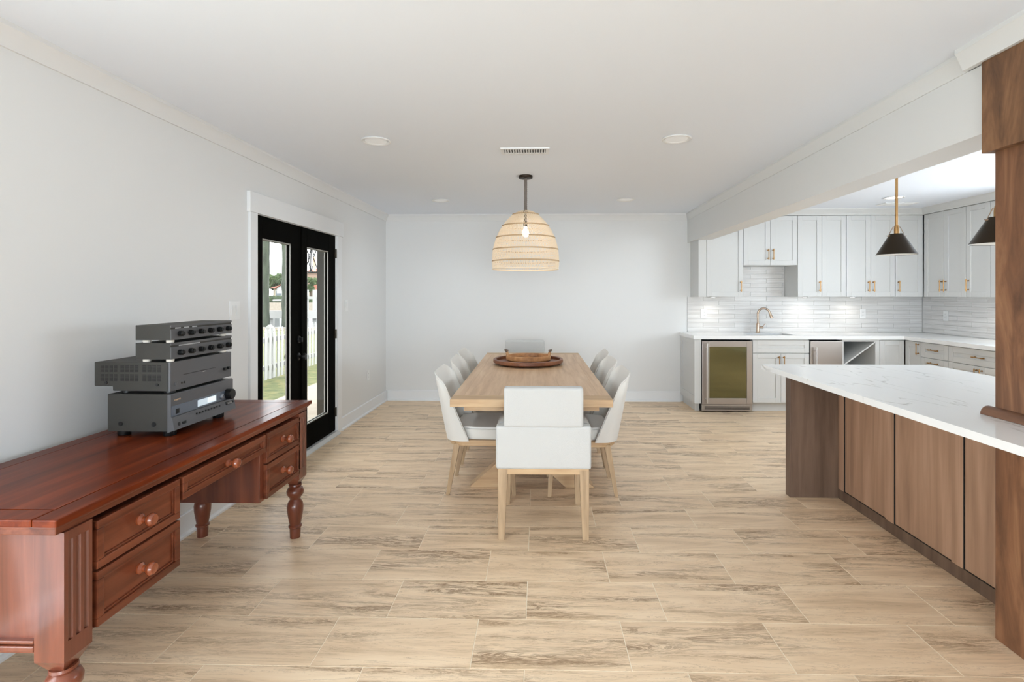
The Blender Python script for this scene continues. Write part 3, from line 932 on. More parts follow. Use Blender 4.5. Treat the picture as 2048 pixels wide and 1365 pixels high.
lo.matrix_local = Matrix.Translation((.0046, .018, .158)) @ Matrix(((0, 0, 1, 0), (1, 0, 0, 0), (0, 1, 0, 0), (0, 0, 0, 1)))

# B: power amplifier with vents
t, h_ = unit('power_amplifier', 'charcoal amplifier with slotted side vents, second from bottom of the stack', .960, 1.100, .34)
b = BM(); prism(b, [(-.345, .035), (-.262, .035), (-.262, .014), (-.012, .014), (-.012, h_), (-.345, h_)], 'y', 0, .434, .002); hs = obj('housing', b, GUNSIDE, t)
b = BM(); box(b, (-.012, -.002, .012), (.0, .436, h_), .003); obj('front_panel', b, GUN, t)
for (xa, xb) in ((-.317, -.238), (-.228, -.142), (-.128, -.040)):
    for (za, n) in ((.098, 6), (.058, 6)):
        cols = 4; wv = (xb - xa) / cols
        b = BM()
        for c in range(cols):
            for k in range(n): box(b, (xa + c * wv + .002, -.0006, za + k * .0052), (xa + (c + 1) * wv - .003, .0012, za + k * .0052 + .0028))
        vg = obj('vent_slots', b, DARK_GAP, hs); vg['kind'] = 'stuff'
b = BM(); box(b, (-.0005, .080, .074), (.0008, .310, .0765)); obj('groove', b, BLACK, t)
b = BM(); box(b, (-.0005, .212, .068), (.0009, .230, .071)); obj('badge', b, STEELD, t)
for (y, z, r, l) in ((.032, .040, .008, .004), (.070, .040, .005, .003), (.086, .040, .005, .003), (.372, .058, .0075, .012), (.404, .060, .0075, .012)):
    b = BM(); lathe(b, [(0, 0), (r, 0), (r, l - .001), (r - .001, l), (0, l)], 18, Matrix.Translation((0, y, z)) @ Matrix.Rotation(PI / 2, 4, 'Y')); obj('control_knob' if l > .01 else 'button', b, BLACK if r < .0078 else GUN, t, True)
for x in (-.290, -.060):
    b = BM(); lathe(b, [(0, 0), (.0065, 0), (.0065, .003), (0, .002)], 14, Matrix.Translation((x, 0, .050 if x < -.2 else .042)) @ Matrix.Rotation(PI / 2, 4, 'X')); obj('screw', b, BLACK, t, True)
for x in (-.235, -.04):
    for y in (.05, .385):
        b = BM(); lathe(b, [(0, 0), (.022, 0), (.022, .014), (0, .014)], 18, Matrix.Translation((x, y, 0))); obj('foot', b, BLACK, t, True)

# C, D: six-knob speaker selectors
for (z0, z1, lab, strips) in ((1.100, 1.184, 'slim charcoal selector box with six knobs, second from top of the stack', ((.050, .190),)),
                              (1.184, 1.262, 'slim charcoal selector box with six knobs, topmost of the stack', ((.028, .062), (.083, .117), (.138, .170)))):
    t, h_ = unit('speaker_selector', lab, z0, z1, .15)
    fz = .013
    b = BM(); box(b, (-.158, 0, fz), (0, .434, h_), .0015); obj('housing', b, GUNSIDE, t)
    b = BM(); box(b, (0, 0, fz), (.003, .434, h_ - .018)); box(b, (0, 0, h_ - .010), (.003, .434, h_)); obj('front_panel', b, GUN, t)
    for i in range(6):
        y = .052 + i * .069
        b = BM(); lathe(b, [(0, 0), (.0125, 0), (.0125, .016), (.009, .017), (.0085, .022), (0, .022)], 18, Matrix.Translation((.003, y, fz + .026)) @ Matrix.Rotation(PI / 2, 4, 'Y')); k_ = obj('selector_knob', b, BLKMETAL, t, True)
        b = BM(); lathe(b, [(0, 0), (.003, 0), (.003, .003), (0, .003)], 10, Matrix.Translation((.003, y + .020, fz + .016)) @ Matrix.Rotation(PI / 2, 4, 'Y')); obj('indicator', b, BLACK, t)
    for (ya, yb) in strips:
        b = BM(); box(b, (.0, ya, h_ - .0165), (.0012, yb, h_ - .0115)); obj('label_strip', b, mat('label_silver', (176, 178, 180), .35, metal=.3), t)
    for x in (-.128, -.022):
        for y in (.028, .395):
            b = BM(); lathe(b, [(0, 0), (.014, 0), (.0155, .003), (.0155, .010), (.014, fz), (0, fz)], 20, Matrix.Translation((x, y, 0))); obj('foot', b, mat('felt_pad', (228, 220, 208), .8), t, True)

# ------------------------------------------------------------------ woven pendant over the table
pd = thing('woven_pendant', 'large domed woven rattan pendant lamp hanging on a rope', 'pendant lamp', (-.105, 4.58, CH))
b = BM(); lathe(b, [(0, 0), (.062, 0), (.062, -.020), (.058, -.024), (0, -.024)], 32); obj('canopy', b, BRONZE, pd, True)
b = BM()
for k in range(3):
    pts = [(.0075 * math.cos(2 * PI * (k / 3 + i / 9)), .0075 * math.sin(2 * PI * (k / 3 + i / 9)), -.024 - i * .0054) for i in range(55)]
    tube(b, pts, .0078, 7)
obj('rope', b, ROPE, pd, True)
prof = [(.287, -.824), (.292, -.790), (.293, -.750), (.291, -.700), (.285, -.650), (.274, -.600), (.258, -.550), (.236, -.500), (.206, -.450), (.170, -.402), (.128, -.358), (.090, -.330), (.060, -.315), (.045, -.312)]
def shade_pt(v, a):
    f_ = v * (len(prof) - 1); i = min(int(f_), len(prof) - 2); q = f_ - i
    r = prof[i][0] * (1 - q) + prof[i + 1][0] * q; z = prof[i][1] * (1 - q) + prof[i + 1][1] * q
    return (r * math.cos(a), r * math.sin(a), z)
b = BM(); NS = 112
for k in range(NS):
    a0 = 2 * PI * k / NS + random.uniform(-.004, .004); vmax = 1.0 if k % 3 == 0 else (.86 if k % 3 == 1 else .78)
    tube(b, [shade_pt(vmax * i / 14, a0 - .95 * (vmax * i / 14) ** 1.15) for i in range(15)], .0026, 4)
for k in range(56):
    a0 = 2 * PI * k / 56
    tube(b, [(shade_pt(.9 * i / 12, a0 - .35 * i / 12)[0] * .985, shade_pt(.9 * i / 12, a0 - .35 * i / 12)[1] * .985, shade_pt(.9 * i / 12, a0)[2]) for i in range(13)], .0016, 4)
o = obj('woven_strands', b, RATTAN, pd, True); o['kind'] = 'stuff'
for v_ in (.80, .62, .46, .30, .14):
    b = BM(); p0 = shade_pt(v_, 0); R_ = p0[0]
    for dz in (0, .006):
        tube(b, [((R_ + .002) * math.cos(2 * PI * i / 60), (R_ + .002) * math.sin(2 * PI * i / 60), p0[2] + dz) for i in range(60)], .0026, 5, True)
    obj('ring', b, RATTAN_D, pd, True)
for v_ in (.54, .38, .22, .07):
    b = BM(); p0 = shade_pt(v_, 0); R_ = p0[0]
    tube(b, [((R_ - .002) * math.cos(2 * PI * i / 60), (R_ - .002) * math.sin(2 * PI * i / 60), p0[2]) for i in range(60)], .0017, 4, True)
    obj('ring', b, RATTAN, pd, True)
b = BM(); tube(b, [(.288 * math.cos(2 * PI * i / 64), .288 * math.sin(2 * PI * i / 64), -.824) for i in range(64)], .006, 8, True); obj('rim', b, RATTAN, pd, True)
b = BM(); lathe(b, [(0, -.312), (.045, -.312), (.047, -.318), (.012, -.330), (.012, -.395), (.019, -.400), (.019, -.450), (0, -.450)], 20); obj('socket', b, BRONZE, pd, True)
b = BM(); lathe(b, [(0, -.450), (.013, -.450), (.014, -.462), (.026, -.485), (.030, -.505), (.026, -.525), (.014, -.537), (0, -.540)], 20)
obj('bulb', b, mat('bulb_glow', (255, 250, 240), .3, emis=(255, 240, 215), estr=14), pd, True)
l = bpy.data.lights.new('pendant_bulb', 'POINT'); l.energy = 1.6; l.shadow_soft_size = .035; l.color = (1, .95, .88)
lo = bpy.data.objects.new('pendant_bulb', l); COL.objects.link(lo); lo.parent = pd; lo.location = (0, 0, -.575)

# ------------------------------------------------------------------ kitchen
def handle(parent, u, z, vertical=True, L=.135, y=0.0):
    b = BM(); r = .0048; so = .028
    if vertical:
        tube(b, [(u, y - so, z - L / 2), (u, y - so, z + L / 2)], r, 10)
        ends = [(u, z - L / 2 + .018), (u, z + L / 2 - .018)]
    else:
        tube(b, [(u - L / 2, y - so, z), (u + L / 2, y - so, z)], r, 10)
        ends = [(u - L / 2 + .018, z), (u + L / 2 - .018, z)]
    for (a, c) in ends:
        tube(b, [(a, y, c), (a, y - so - .002, c)], .0042, 8); tube(b, [(a, y, c), (a, y - .004, c)], .009, 10)
        d = (0, 0, .008) if vertical else (.008, 0, 0)
        tube(b, [(a - d[0], y - so, c - d[2]), (a + d[0], y - so, c + d[2])], .0072, 10)
    return obj('handle', b, BRASS, parent, True)


def shaker(parent, name, u0, u1, z0, z1, hnd=None, fr=.058):
    """door or drawer front in local coords, front face at y=0, 20 mm thick, towards -y"""
    g = .0016; u0 += g; u1 -= g; z0 += g; z1 -= g
    b = BM()
    box(b, (u0, 0, z0), (u0 + fr, .019, z1), .0012, 1); box(b, (u1 - fr, 0, z0), (u1, .019, z1), .0012, 1)
    box(b, (u0 + fr, 0, z0), (u1 - fr, .019, z0 + fr), .0012, 1); box(b, (u0 + fr, 0, z1 - fr), (u1 - fr, .019, z1), .0012, 1)
    d = obj(name, b, CAB, parent)
    b = BM(); box(b, (u0 + fr - .002, .008, z0 + fr - .002), (u1 - fr + .002, .017, z1 - fr + .002)); obj('panel', b, CAB, d)
    if hnd: handle(d, *hnd)
    return d


def cabinet(label, x, y, rz, wd_, depth, z0, z1, fronts, toe=0, cat='cabinet', name='wall_cabinet', group=None, ctop=None):
    t = thing(name, label, cat, (x, y, 0), rz, group)
    b = BM(); box(b, (0, .0205, z0 + toe), (wd_, depth, ctop or z1))
    if ctop: box(b, (0, .0205, ctop), (wd_, .065, z1))
    obj('carcass', b, CAB, t)
    if toe:
        b = BM(); box(b, (0, .085, 0), (wd_, depth, toe)); obj('toe_kick', b, CAB, t)
    for f in fronts: shaker(t, *f)
    return t


UZ0, UZ1, UY = 1.363, 2.360, 6.45
UD = BY - UY
hz = UZ0 + .13
cabinet('white wall cabinet with one door at the beam end of the row', 1.984, UY, 0, .545, UD, UZ0, UZ1, [('door', .098, .545, UZ0, UZ1, (.545 - .032, hz))])
b = BM(); box(b, (0, .002, UZ0), (.095, .0205, UZ1)); obj('filler', b, CAB, [o for o in COL.objects if o.name == 'wall_cabinet'][0])
cabinet('short white two-door wall cabinet above the sink', 2.531, UY, 0, .655, UD, 1.75, UZ1, [('door', 0, .327, 1.75, UZ1, (.327 - .03, 1.885)), ('door', .327, .655, 1.75, UZ1, (.327 + .03, 1.885))])
cabinet('tall white two-door wall cabinet between short cabinet and middle seam', 3.190, UY, 0, .586, UD, UZ0, UZ1, [('door', 0, .293, UZ0, UZ1, (.293 - .03, hz)), ('door', .293, .586, UZ0, UZ1)])
cabinet('tall white two-door wall cabinet behind the hanging brass pendant', 3.780, UY, 0, .586, UD, UZ0, UZ1, [('door', 0, .293, UZ0, UZ1, (.293 - .03, hz)), ('door', .293, .586, UZ0, UZ1, (.293 + .03, hz))])
cabinet('tall white one-door wall cabinet in the inner kitchen corner', 4.370, UY, 0, .33, UD, UZ0, UZ1, [('door', 0, .33, UZ0, UZ1, (.034, hz))])
UX = 4.70
RQ = -PI / 2
cabinet('white two-door wall cabinet on the side wall next to the corner', UX, 6.445, RQ, .63, KX - UX, UZ0, UZ1, [('door', .012, .321, UZ0, UZ1, (.321 - .03, hz)), ('door', .321, .63, UZ0, UZ1, (.321 + .03, hz))])
cabinet('white one-door wall cabinet on the side wall behind black pendant', UX, 5.812, RQ, .305, KX - UX, UZ0, UZ1, [('door', 0, .305, UZ0, UZ1, (.032, hz))])
cabinet('white wall cabinet on the side wall mostly hidden by the post', UX, 5.504, RQ, .60, KX - UX, UZ0, UZ1, [('door', 0, .30, UZ0, UZ1), ('door', .30, .60, UZ0, UZ1)])

# base run along the back wall
FYB = 6.20; BD = BY - .005 - FYB; CT = .862
t = thing('end_cabinet', 'slim white cabinet end with framed side panel beside the cooler', 'cabinet', (1.858, FYB, 0))
b = BM(); box(b, (.019, .0, .10), (.080, BD, CT)); obj('carcass', b, CAB, t)
b = BM(); box(b, (.030, .075, 0), (.080, BD, .10)); obj('toe_kick', b, CAB, t)
b = BM(); fr = .06
for (p, q) in (((0, 0, .10), (.019, fr, CT)), ((0, BD - fr, .10), (.019, BD, CT)), ((0, fr, .10), (.019, BD - fr, .10 + fr + .03)), ((0, fr, CT - fr), (.019, BD - fr, CT))): box(b, p, q, .0012, 1)
o = obj('side_panel', b, CAB, t)
b = BM(); box(b, (.008, fr, .10 + fr), (.017, BD - fr, CT - fr)); obj('panel', b, CAB, o)

t = thing('beverage_cooler', 'stainless steel beverage cooler with tinted glass door', 'cooler', (1.945, FYB, 0))
W = .588
b = BM(); box(b, (.006, .03, .02), (W - .006, BD - .03, .845)); obj('cabinet_body', b, DARK_GAP, t)
b = BM(); fw = .085
box(b, (0, -.012, .092), (fw, .028, .842), .003); box(b, (W - .066, -.012, .092), (W, .028, .842), .003); box(b, (fw, -.012, .092), (W - .066, .028, .166), .003); box(b, (fw, -.012, .772), (W - .066, .028, .842), .003)
dr = obj('door', b, STEEL, t)
b = BM(); box(b, (fw - .003, -.006, .163), (W - .063, .020, .775)); obj('pane', b, COOLGLASS, dr)
b = BM(); tube(b, [(.046, -.058, .115), (.046, -.058, .815)], .0095, 14)
for z in (.16, .77): tube(b, [(.046, -.012, z), (.046, -.058, z)], .007, 10)
obj('handle', b, STEELD, dr, True)
b = BM(); box(b, (0, -.006, .012), (W, .04, .088), .002); gr = obj('kick_grille', b, STEEL, t)
for z in (.032, .046, .060):
    b = BM(); box(b, (.03, -.0075, z), (W - .03, -.005, z + .008)); obj('grille_slot', b, DARK_GAP, gr)
for x in (.05, W - .05):
    b = BM(); lathe(b, [(0, 0), (.014, 0), (.014, .02), (0, .02)], 12, Matrix.Translation((x, .08, 0))); obj('foot', b, BLACK, t)

SW = .662
cabinet('white sink base cabinet with false drawer and two doors', 2.540, FYB, 0, SW, BD, 0, CT,
        [('drawer', 0, SW, .700, .855), ('door', 0, SW / 2, .112, .697, (SW / 2 - .03, .60)), ('door', SW / 2, SW, .112, .697, (SW / 2 + .03, .60))], toe=.105, name='base_cabinet', ctop=.685)
t = thing('ice_maker', 'narrow stainless ice maker with bar handle under the counter', 'ice maker', (3.208, FYB, 0))
b = BM(); box(b, (.004, .02, .02), (.370, BD - .02, .850)); obj('cabinet_body', b, DARK_GAP, t)
b = BM(); box(b, (.002, -.012, .10), (.372, .022, .842), .003); dr = obj('door', b, STEEL, t)
b = BM(); tube(b, [(.052, -.055, .25), (.052, -.055, .775)], .0085, 14)
for z in (.30, .73): tube(b, [(.052, -.012, z), (.052, -.055, z)], .006, 10)
obj('handle', b, STEELD, dr, True)
b = BM(); box(b, (.002, .0, .012), (.372, .03, .095)); obj('kick_grille', b, STEEL, t)

t = thing('wine_rack_cabinet', 'open white cabinet with slanted wine rack boards', 'cabinet', (3.585, FYB, 0))
W = .430; b = BM()
box(b, (0, 0, .10), (.016, BD, CT)); box(b, (.382, 0, .10), (W, BD, CT)); box(b, (.016, 0, .10), (.382, BD, .125)); box(b, (.016, 0, .838), (.382, BD, CT)); box(b, (.016, BD - .02, .125), (.382, BD, .838))
box(b, (0, .08, 0), (W, BD, .10)); obj('carcass', b, CAB, t)
for k in range(2):
    zt_ = .838 - k * .34; b = BM()
    prism(b, [(.0165, zt_ - .288), (.0165, zt_ - .27), (.3815, zt_), (.3815, zt_ - .018)], 'y', .004, BD - .022)
    obj('rack_board', b, CAB, t)
cabinet('white one-door base cabinet in the inner kitchen corner', 4.018, FYB, 0, .288, BD, 0, CT, [('door', 0, .286, .112, .855)], toe=.105, name='base_cabinet')
FXR = 4.308; RD = KX - .005 - FXR
cabinet('white base cabinet with one narrow door beside the corner', FXR, 6.196, RQ, .250, RD, 0, CT, [('door', .004, .25, .112, .855, (.215, .775))], toe=.105, name='base_cabinet')
cabinet('white base cabinet with stacked drawers on the kitchen side wall', FXR, 5.944, RQ, .388, RD, 0, CT,
        [('drawer', 0, .388, .692, .855, (.194, .782, False)), ('drawer', 0, .388, .405, .690, (.194, .64, False)), ('drawer', 0, .388, .112, .403, (.194, .30, False))], toe=.105, name='base_cabinet')
cabinet('white base cabinet with wide drawer over two doors by the post', FXR, 5.554, RQ, .77, RD, 0, CT,
        [('drawer', 0, .77, .692, .855, (.385, .775, False)), ('door', 0, .385, .112, .690, (.355, .60)), ('door', .385, .77, .112, .690, (.415, .60))], toe=.105, name='base_cabinet')

# worktop with sink cut-out
CZ0, CZ1 = CT + .002, .905
sx0, sx1, sy0, sy1 = 2.56, 3.08, 6.275, 6.62
b = BM(); ye = BY - .012; yf = FYB - .032; xe = KX - .012; xf = FXR - .032
box(b, (1.838, yf, CZ0), (sx0, ye, CZ1)); box(b, (sx1, yf, CZ0), (xf, ye, CZ1)); box(b, (sx0, yf, CZ0), (sx1, sy0, CZ1)); box(b, (sx0, sy1, CZ0), (sx1, ye, CZ1)); box(b, (xf, 4.3, CZ0), (xe, ye, CZ1))
tag(obj('kitchen_worktop', b, mat('plain_quartz', (236, 236, 235), .2)), 'white quartz worktop over the wall cabinets and cooler', 'worktop')
b = BM(); zb = .70; q = .004
for (p, r_) in (((sx0, sy0, zb), (sx1, sy0 + q, CZ0)), ((sx0, sy1 - q, zb), (sx1, sy1, CZ0)), ((sx0, sy0, zb), (sx0 + q, sy1, CZ0)), ((sx1 - q, sy0, zb), (sx1, sy1, CZ0)), ((sx0, sy0, zb - q), (sx1, sy1, zb))): box(b, p, r_)
t = thing('kitchen_sink', 'stainless undermount bar sink below the faucet', 'sink', (0, 0, 0)); obj('basin', b, STEEL, t)
b = BM(); lathe(b, [(0, 0), (.04, 0), (.045, .003), (.03, .005), (0, .005)], 20, Matrix.Translation((2.82, 6.45, zb))); obj('drain', b, STEELD, t, True)
t = thing('kitchen_faucet', 'brushed nickel gooseneck faucet with side lever', 'faucet', (2.80, 6.675, CZ1))
b = BM(); lathe(b, [(0, 0), (.027, 0), (.027, .004), (.021, .008), (.021, .115), (.019, .12), (0, .12)], 24); obj('body', b, NICKEL, t, True)
b = BM(); pts = [(0, 0, .115), (0, 0, .24)] + [(.062 - .062 * math.cos(a), -.03 * (1 - math.cos(a)), .24 + .070 * math.sin(a)) for a in [PI * k / 14 * .92 for k in range(1, 15)]]
tube(b, pts, .0125, 14); obj('spout', b, NICKEL, t, True)
e = Vector(pts[-1]); d = (e - Vector(pts[-2])).normalized()
b = BM(); tube(b, [e - d * .004, e + d * .02, e + d * .075], [.0135, .016, .0185], 16); obj('spray_head', b, NICKEL, t, True)
b = BM(); tube(b, [(.015, -.008, .068), (.062, -.014, .068)], .015, 16); tube(b, [(.052, -.014, .075), (.085, -.02, .118)], .0045, 10); obj('lever', b, NICKEL, t, True)

# glazed splash-back tiles
SH, SL = .0575, .405
z = .908
row = 0
sm = {}
def stile_tile(key, w_, h_):
    if key not in sm:
        t_ = BM(); box(t_, (0, -.010, 0), (w_, 0, h_), .0012, 1); me = bpy.data.meshes.new('backsplash_tile'); t_.to_mesh(me); t_.free(); me.materials.append(SPLASH); sm[key] = me
    return sm[key]
for row in range(15):
    z0 = .9075 + row * SH; z1 = z0 + SH - .0015
    if z0 > 1.74: break
    for wall_o, a0, a1, Mw in ((wall_back, 1.945, KX - .011, None), (wall_right, 0.0, 2.3, 'R')):
        top = 1.748 if wall_o is wall_back else 1.362
        x = a0 - (row % 2) * SL / 2 - (0.05 if Mw else 0)
        while x < a1:
            p, q = max(x, a0), min(x + SL, a1)
            x += SL
            if q - p < .012: continue
            zt = min(z1, top)
            if z0 > 1.362 - .005:
                if wall_o is wall_right: continue
                p, q = max(p, 2.531), min(q, 3.188)
                if q - p < .012: continue
            elif z1 > 1.362 and not (p >= 2.53 and q <= 3.19): zt = 1.362
            if zt - z0 < .008: continue
            key = (round(q - p, 3), round(zt - z0, 3))
            o = bpy.data.objects.new('backsplash_tile', stile_tile(key, q - p - .0015, zt - z0)); COL.objects.link(o)
            o.parent = wall_o
            if Mw: o.location = (KX, BY - .011 - p, z0); o.rotation_euler = (0, 0, -PI / 2)
            else: o.location = (p, BY, z0)

# under-cabinet lights
def puck(label, x, y):
    t = thing('under_cabinet_light', label, 'light', (x, y, UZ0), group='under cabinet lights')
    b = BM(); lathe(b, [(0, 0), (.034, 0), (.034, -.010), (.028, -.012), (0, -.012)], 24); obj('puck', b, PLASTIC, t, True)
    b = BM(); lathe(b, [(0, -.0125), (.024, -.0125), (.024, -.014), (0, -.014)], 20); obj('lens', b, mat('puck_lens', (255, 250, 240), .4, emis=(255, 246, 232), estr=8), t)
    l = bpy.data.lights.new('puck_bulb', 'SPOT'); l.energy = 3.4; l.spot_size = 2.6; l.spot_blend = .9; l.shadow_soft_size = .03; l.color = (1, .95, .88)
    lo = bpy.data.objects.new('puck_bulb', l); COL.objects.link(lo); lo.parent = t; lo.location = (0, 0, -.018)


puck('small round light under the beam end wall cabinet', 2.22, 6.63)
puck('small round light under the cabinet between sink and middle seam', 3.37, 6.63)
puck('small round light under the cabinet behind the brass pendant', 3.96, 6.63)
puck('small round light under the side wall cabinets', 4.81, 5.52)

# ------------------------------------------------------------------ island
IZ0, IZ1 = .872, .905
isl = thing('kitchen_island', 'stained brown wood island base with framed back panels', 'kitchen island', (2.06, 2.2, 0))
def I(x, y, z): return (x - 2.06, y - 2.2, z)
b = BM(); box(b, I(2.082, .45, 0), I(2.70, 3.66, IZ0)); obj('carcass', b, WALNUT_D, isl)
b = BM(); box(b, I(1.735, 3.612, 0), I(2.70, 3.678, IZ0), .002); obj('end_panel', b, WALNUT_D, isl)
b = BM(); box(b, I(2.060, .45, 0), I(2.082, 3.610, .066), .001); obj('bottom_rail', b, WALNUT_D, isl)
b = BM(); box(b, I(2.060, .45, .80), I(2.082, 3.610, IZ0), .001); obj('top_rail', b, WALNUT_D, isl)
ys = [3.545, 3.055, 2.565, 2.075, 1.585, 1.095, .605]
for k, y in enumerate(ys):
    ya = y if k == 0 else y + .0
    yb = 3.610 if k == 0 else y + .072
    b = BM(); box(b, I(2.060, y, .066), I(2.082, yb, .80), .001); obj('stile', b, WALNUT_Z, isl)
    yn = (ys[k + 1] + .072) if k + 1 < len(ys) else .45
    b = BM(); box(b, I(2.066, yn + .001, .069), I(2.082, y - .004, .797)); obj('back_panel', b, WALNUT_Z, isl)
    b = BM(); box(b, I(2.0605, y - .0045, .066), I(2.075, y, .80)); box(b, I(2.0605, yn, .066), I(2.075, y - .0045, .069)); obj('painted_shadow_strip', b, DARK_GAP, isl)  # dark strips drawn in for the shadow along the panel edges
# slab, cut around the post
b = BM(); xa, xb, ya, yb = 1.568, 2.735, .30, 3.682
px0, px1, py0, py1 = 1.858, 2.062, 1.905, 2.155
box(b, (xa, ya, IZ0 + .001), (px0, yb, IZ1)); box(b, (px1, ya, IZ0 + .001), (xb, yb, IZ1)); box(b, (px0, py1, IZ0 + .001), (px1, yb, IZ1)); box(b, (px0, ya, IZ0 + .001), (px1, py0, IZ1))
tag(obj('island_worktop', b, QUARTZ), 'large white quartz slab with thin grey veins on the island', 'worktop')

# wooden post
col_ = thing('column', 'rustic stained wooden post rising through the island to the beam', 'post', (1.96, 2.03, 0), kind='structure')
def Cc(x, y, z): return (x - 1.96, y - 2.03, z)
b = BM(); box(b, Cc(px0, py0, 0), Cc(px1, py1, 1.99), .003); obj('shaft', b, RUSTIC, col_)
b = BM(); box(b, Cc(1.826, 1.87, 1.976), Cc(2.085, 2.182, 2.352), .003); obj('capital', b, RUSTIC_B, col_)
q = .034
b = BM(); R_ = [(0, 0)] + [(q * math.cos(a), q * math.sin(a)) for a in [PI / 2 * k / 6 for k in range(7)]]
prism(b, [(px0 - 1.96 - .0005 - u, IZ1 + .001 + v) for u, v in R_], 'y', py0 - 2.03 - .03, py1 - 2.03 + .03)
prism(b, [(py1 - 2.03 + .0005 + u, IZ1 + .001 + v) for u, v in R_], 'x', px0 - 1.96, px1 - 1.96 + .03)
obj('base_molding', b, wood('molding_wood', (88, 56, 38), (112, 76, 54), (132, 94, 70), (12, 2, 12), .5), col_, True)

# pendants over the island
def cone_pendant(label, x, y):
    t = thing('cone_pendant', label, 'pendant lamp', (x, y, CH), group='pendants over the island')
    zb, zt = 1.640 - CH, 1.768 - CH
    b = BM(); lathe(b, [(0, 0), (.06, 0), (.06, -.018), (0, -.022)], 28); obj('canopy', b, BRASS, t, True)
    b = BM(); tube(b, [(0, 0, -.02), (0, 0, zt + .05)], .0075, 12); obj('stem', b, BRASS, t, True)
    b = BM(); tube(b, [(0, 0, zt + .055), (0, 0, zt + .03), (0, 0, zt - .005)], [.010, .014, .014], 16); obj('collar', b, BRASS, t, True)
    b = BM(); th = .0022
    lathe(b, [(.036, zt), (.108, zb), (.108 - th, zb), (.036 - th, zt - .002)], 40, closed=True); lathe(b, [(0, zt), (.036, zt), (.036, zt - .003), (0, zt - .003)], 40); obj('lamp_shade', b, SHADE, t, True)
    b = BM(); lathe(b, [(.034, zt - .005), (.1045, zb + .0015), (.1035, zb + .0015), (.033, zt - .005)], 40, closed=True); obj('shade_lining', b, WHITEIN, t, True)
    b = BM()
    for s in (-1, 1):
        tube(b, [(s * .010, 0, zt + .045), (s * .022, 0, zt + .042), (s * .050, 0, zt - .012), (s * .062, 0, zt - .012)], .0022, 6)
        tube(b, [(s * .048, -.006, zt - .014), (s * .048, .006, zt - .014)], .005, 8)
    obj('yoke', b, NICKEL, t, True)
    b = BM(); lathe(b, [(0, zt - .03), (.014, zt - .03), (.027, zt - .065), (.022, zt - .09), (0, zt - .10)], 18); obj('bulb', b, mat('opal_bulb', (240, 238, 230), .4), t, True)


cone_pendant('dark bronze cone pendant hanging clear of the post', 2.205, 3.245)
cone_pendant('dark bronze cone pendant half hidden behind the post', 2.205, 2.545)

# ------------------------------------------------------------------ outside the glass door
GZ = -.15
GRASS = noise_mat('lawn_grass', [(.3, (58, 69, 24)), (.5, (81, 87, 38)), (.7, (114, 106, 61))], (7, 7, 7), bump=.6, detail=8)
CONC = noise_mat('concrete', [(.3, (137, 127, 112)), (.7, (156, 146, 131))], (4, 4, 4))
STUCCO = noise_mat('grey_stucco', [(.3, (92, 91, 83)), (.7, (104, 102, 93))], (49, 49, 49), bump=.2)
FENCE = mat('white_fence_paint', (154, 154, 151), .6)
PILING = noise_mat('treated_piling', [(.25, (33, 37, 28)), (.5, (54, 62, 48)), (.75, (76, 82, 68))], (9, 9, 1.4), bump=.8, detail=8)
WATER = mat('canal_water', (79, 91, 94), .2, bump=(.9, .3))
LEAF = noise_mat('foliage', [(.3, (33, 48, 19)), (.6, (56, 73, 31)), (.8, (86, 94, 48))], (3, 3, 3), bump=.5)
LEAF2 = noise_mat('foliage_dark', [(.3, (26, 39, 18)), (.6, (44, 59, 27)), (.8, (66, 76, 38))], (3, 3, 3), bump=.5)
BARK = mat('bark', (76, 63, 48), .9)
ROOF = noise_mat('clay_roof', [(.3, (96, 51, 34)), (.7, (121, 71, 51))], (2, 2, 2))
PEACH = mat('peach_stucco', (142, 121, 104), .9)
BEIGE = mat('beige_stucco', (142, 132, 114), .9)
b = BM(); box(b, (-16, -6, GZ - .3), (-2.22, 22, GZ))
struct('ground', b, GRASS, 'sunlit lawn between the house and the fence', 'lawn')
b = BM(); box(b, (-3.55, 2.6, GZ - .02), (-2.21, 9.4, -.03), .01)
struct('patio', b, CONC, 'pale concrete patio slab outside the glass door', 'patio')
b = BM(); box(b, (-2.262, 5.30, -.03), (-2.195, 5.62, 2.62)); struct('exterior_pier', b, STUCCO, 'grey stucco pier just outside the glass door', 'pier')
b = BM(); box(b, (-4.0, 2.4, 2.72), (-2.2, 9.6, 2.80)); struct('porch_ceiling', b, mat('porch_white', (187, 187, 184), .8), 'white porch ceiling outside the glass door', 'porch ceiling')

# lantern
p = at_y(629, 520, 8.3)
t = thing('porch_lantern', 'black geometric frame lantern hanging outside the door', 'lantern', (p.x, p.y, 0))
zb, zt = 1.745, 2.145; s = .115; b = BM(); R_ = .011
for i in (-1, 1):
    for j in (-1, 1):
        tube(b, [(i * s, j * s, zb), (i * s * .85, j * s * .85, zt)], R_, 6)
        tube(b, [(i * s * .95, j * s, zb + .02), (i * s * .25, j * s, (zb + zt) / 2 + .03), (i * s * .85, j * s * .85, zt)], R_ * .8, 6)
        tube(b, [(i * s, j * s * .95, zb + .02), (i * s, j * s * .25, (zb + zt) / 2 + .03), (i * s * .85, j * s * .85, zt)], R_ * .8, 6)
for z, k in ((zb, 1), (zt, .85)):
    for i in (-1, 1):
        tube(b, [(-s * k, i * s * k, z), (s * k, i * s * k, z)], R_, 6); tube(b, [(i * s * k, -s * k, z), (i * s * k, s * k, z)], R_, 6)
obj('frame', b, BLKMETAL, t)
b = BM(); lathe(b, [(0, zb + .01), (.02, zb + .01), (.02, zb + .12), (.028, zb + .18), (.02, zb + .24), (0, zb + .25)], 14); obj('bulb', b, mat('lantern_bulb', (211, 177, 141), .4, emis=(211, 166, 124), estr=1.5), t, True)
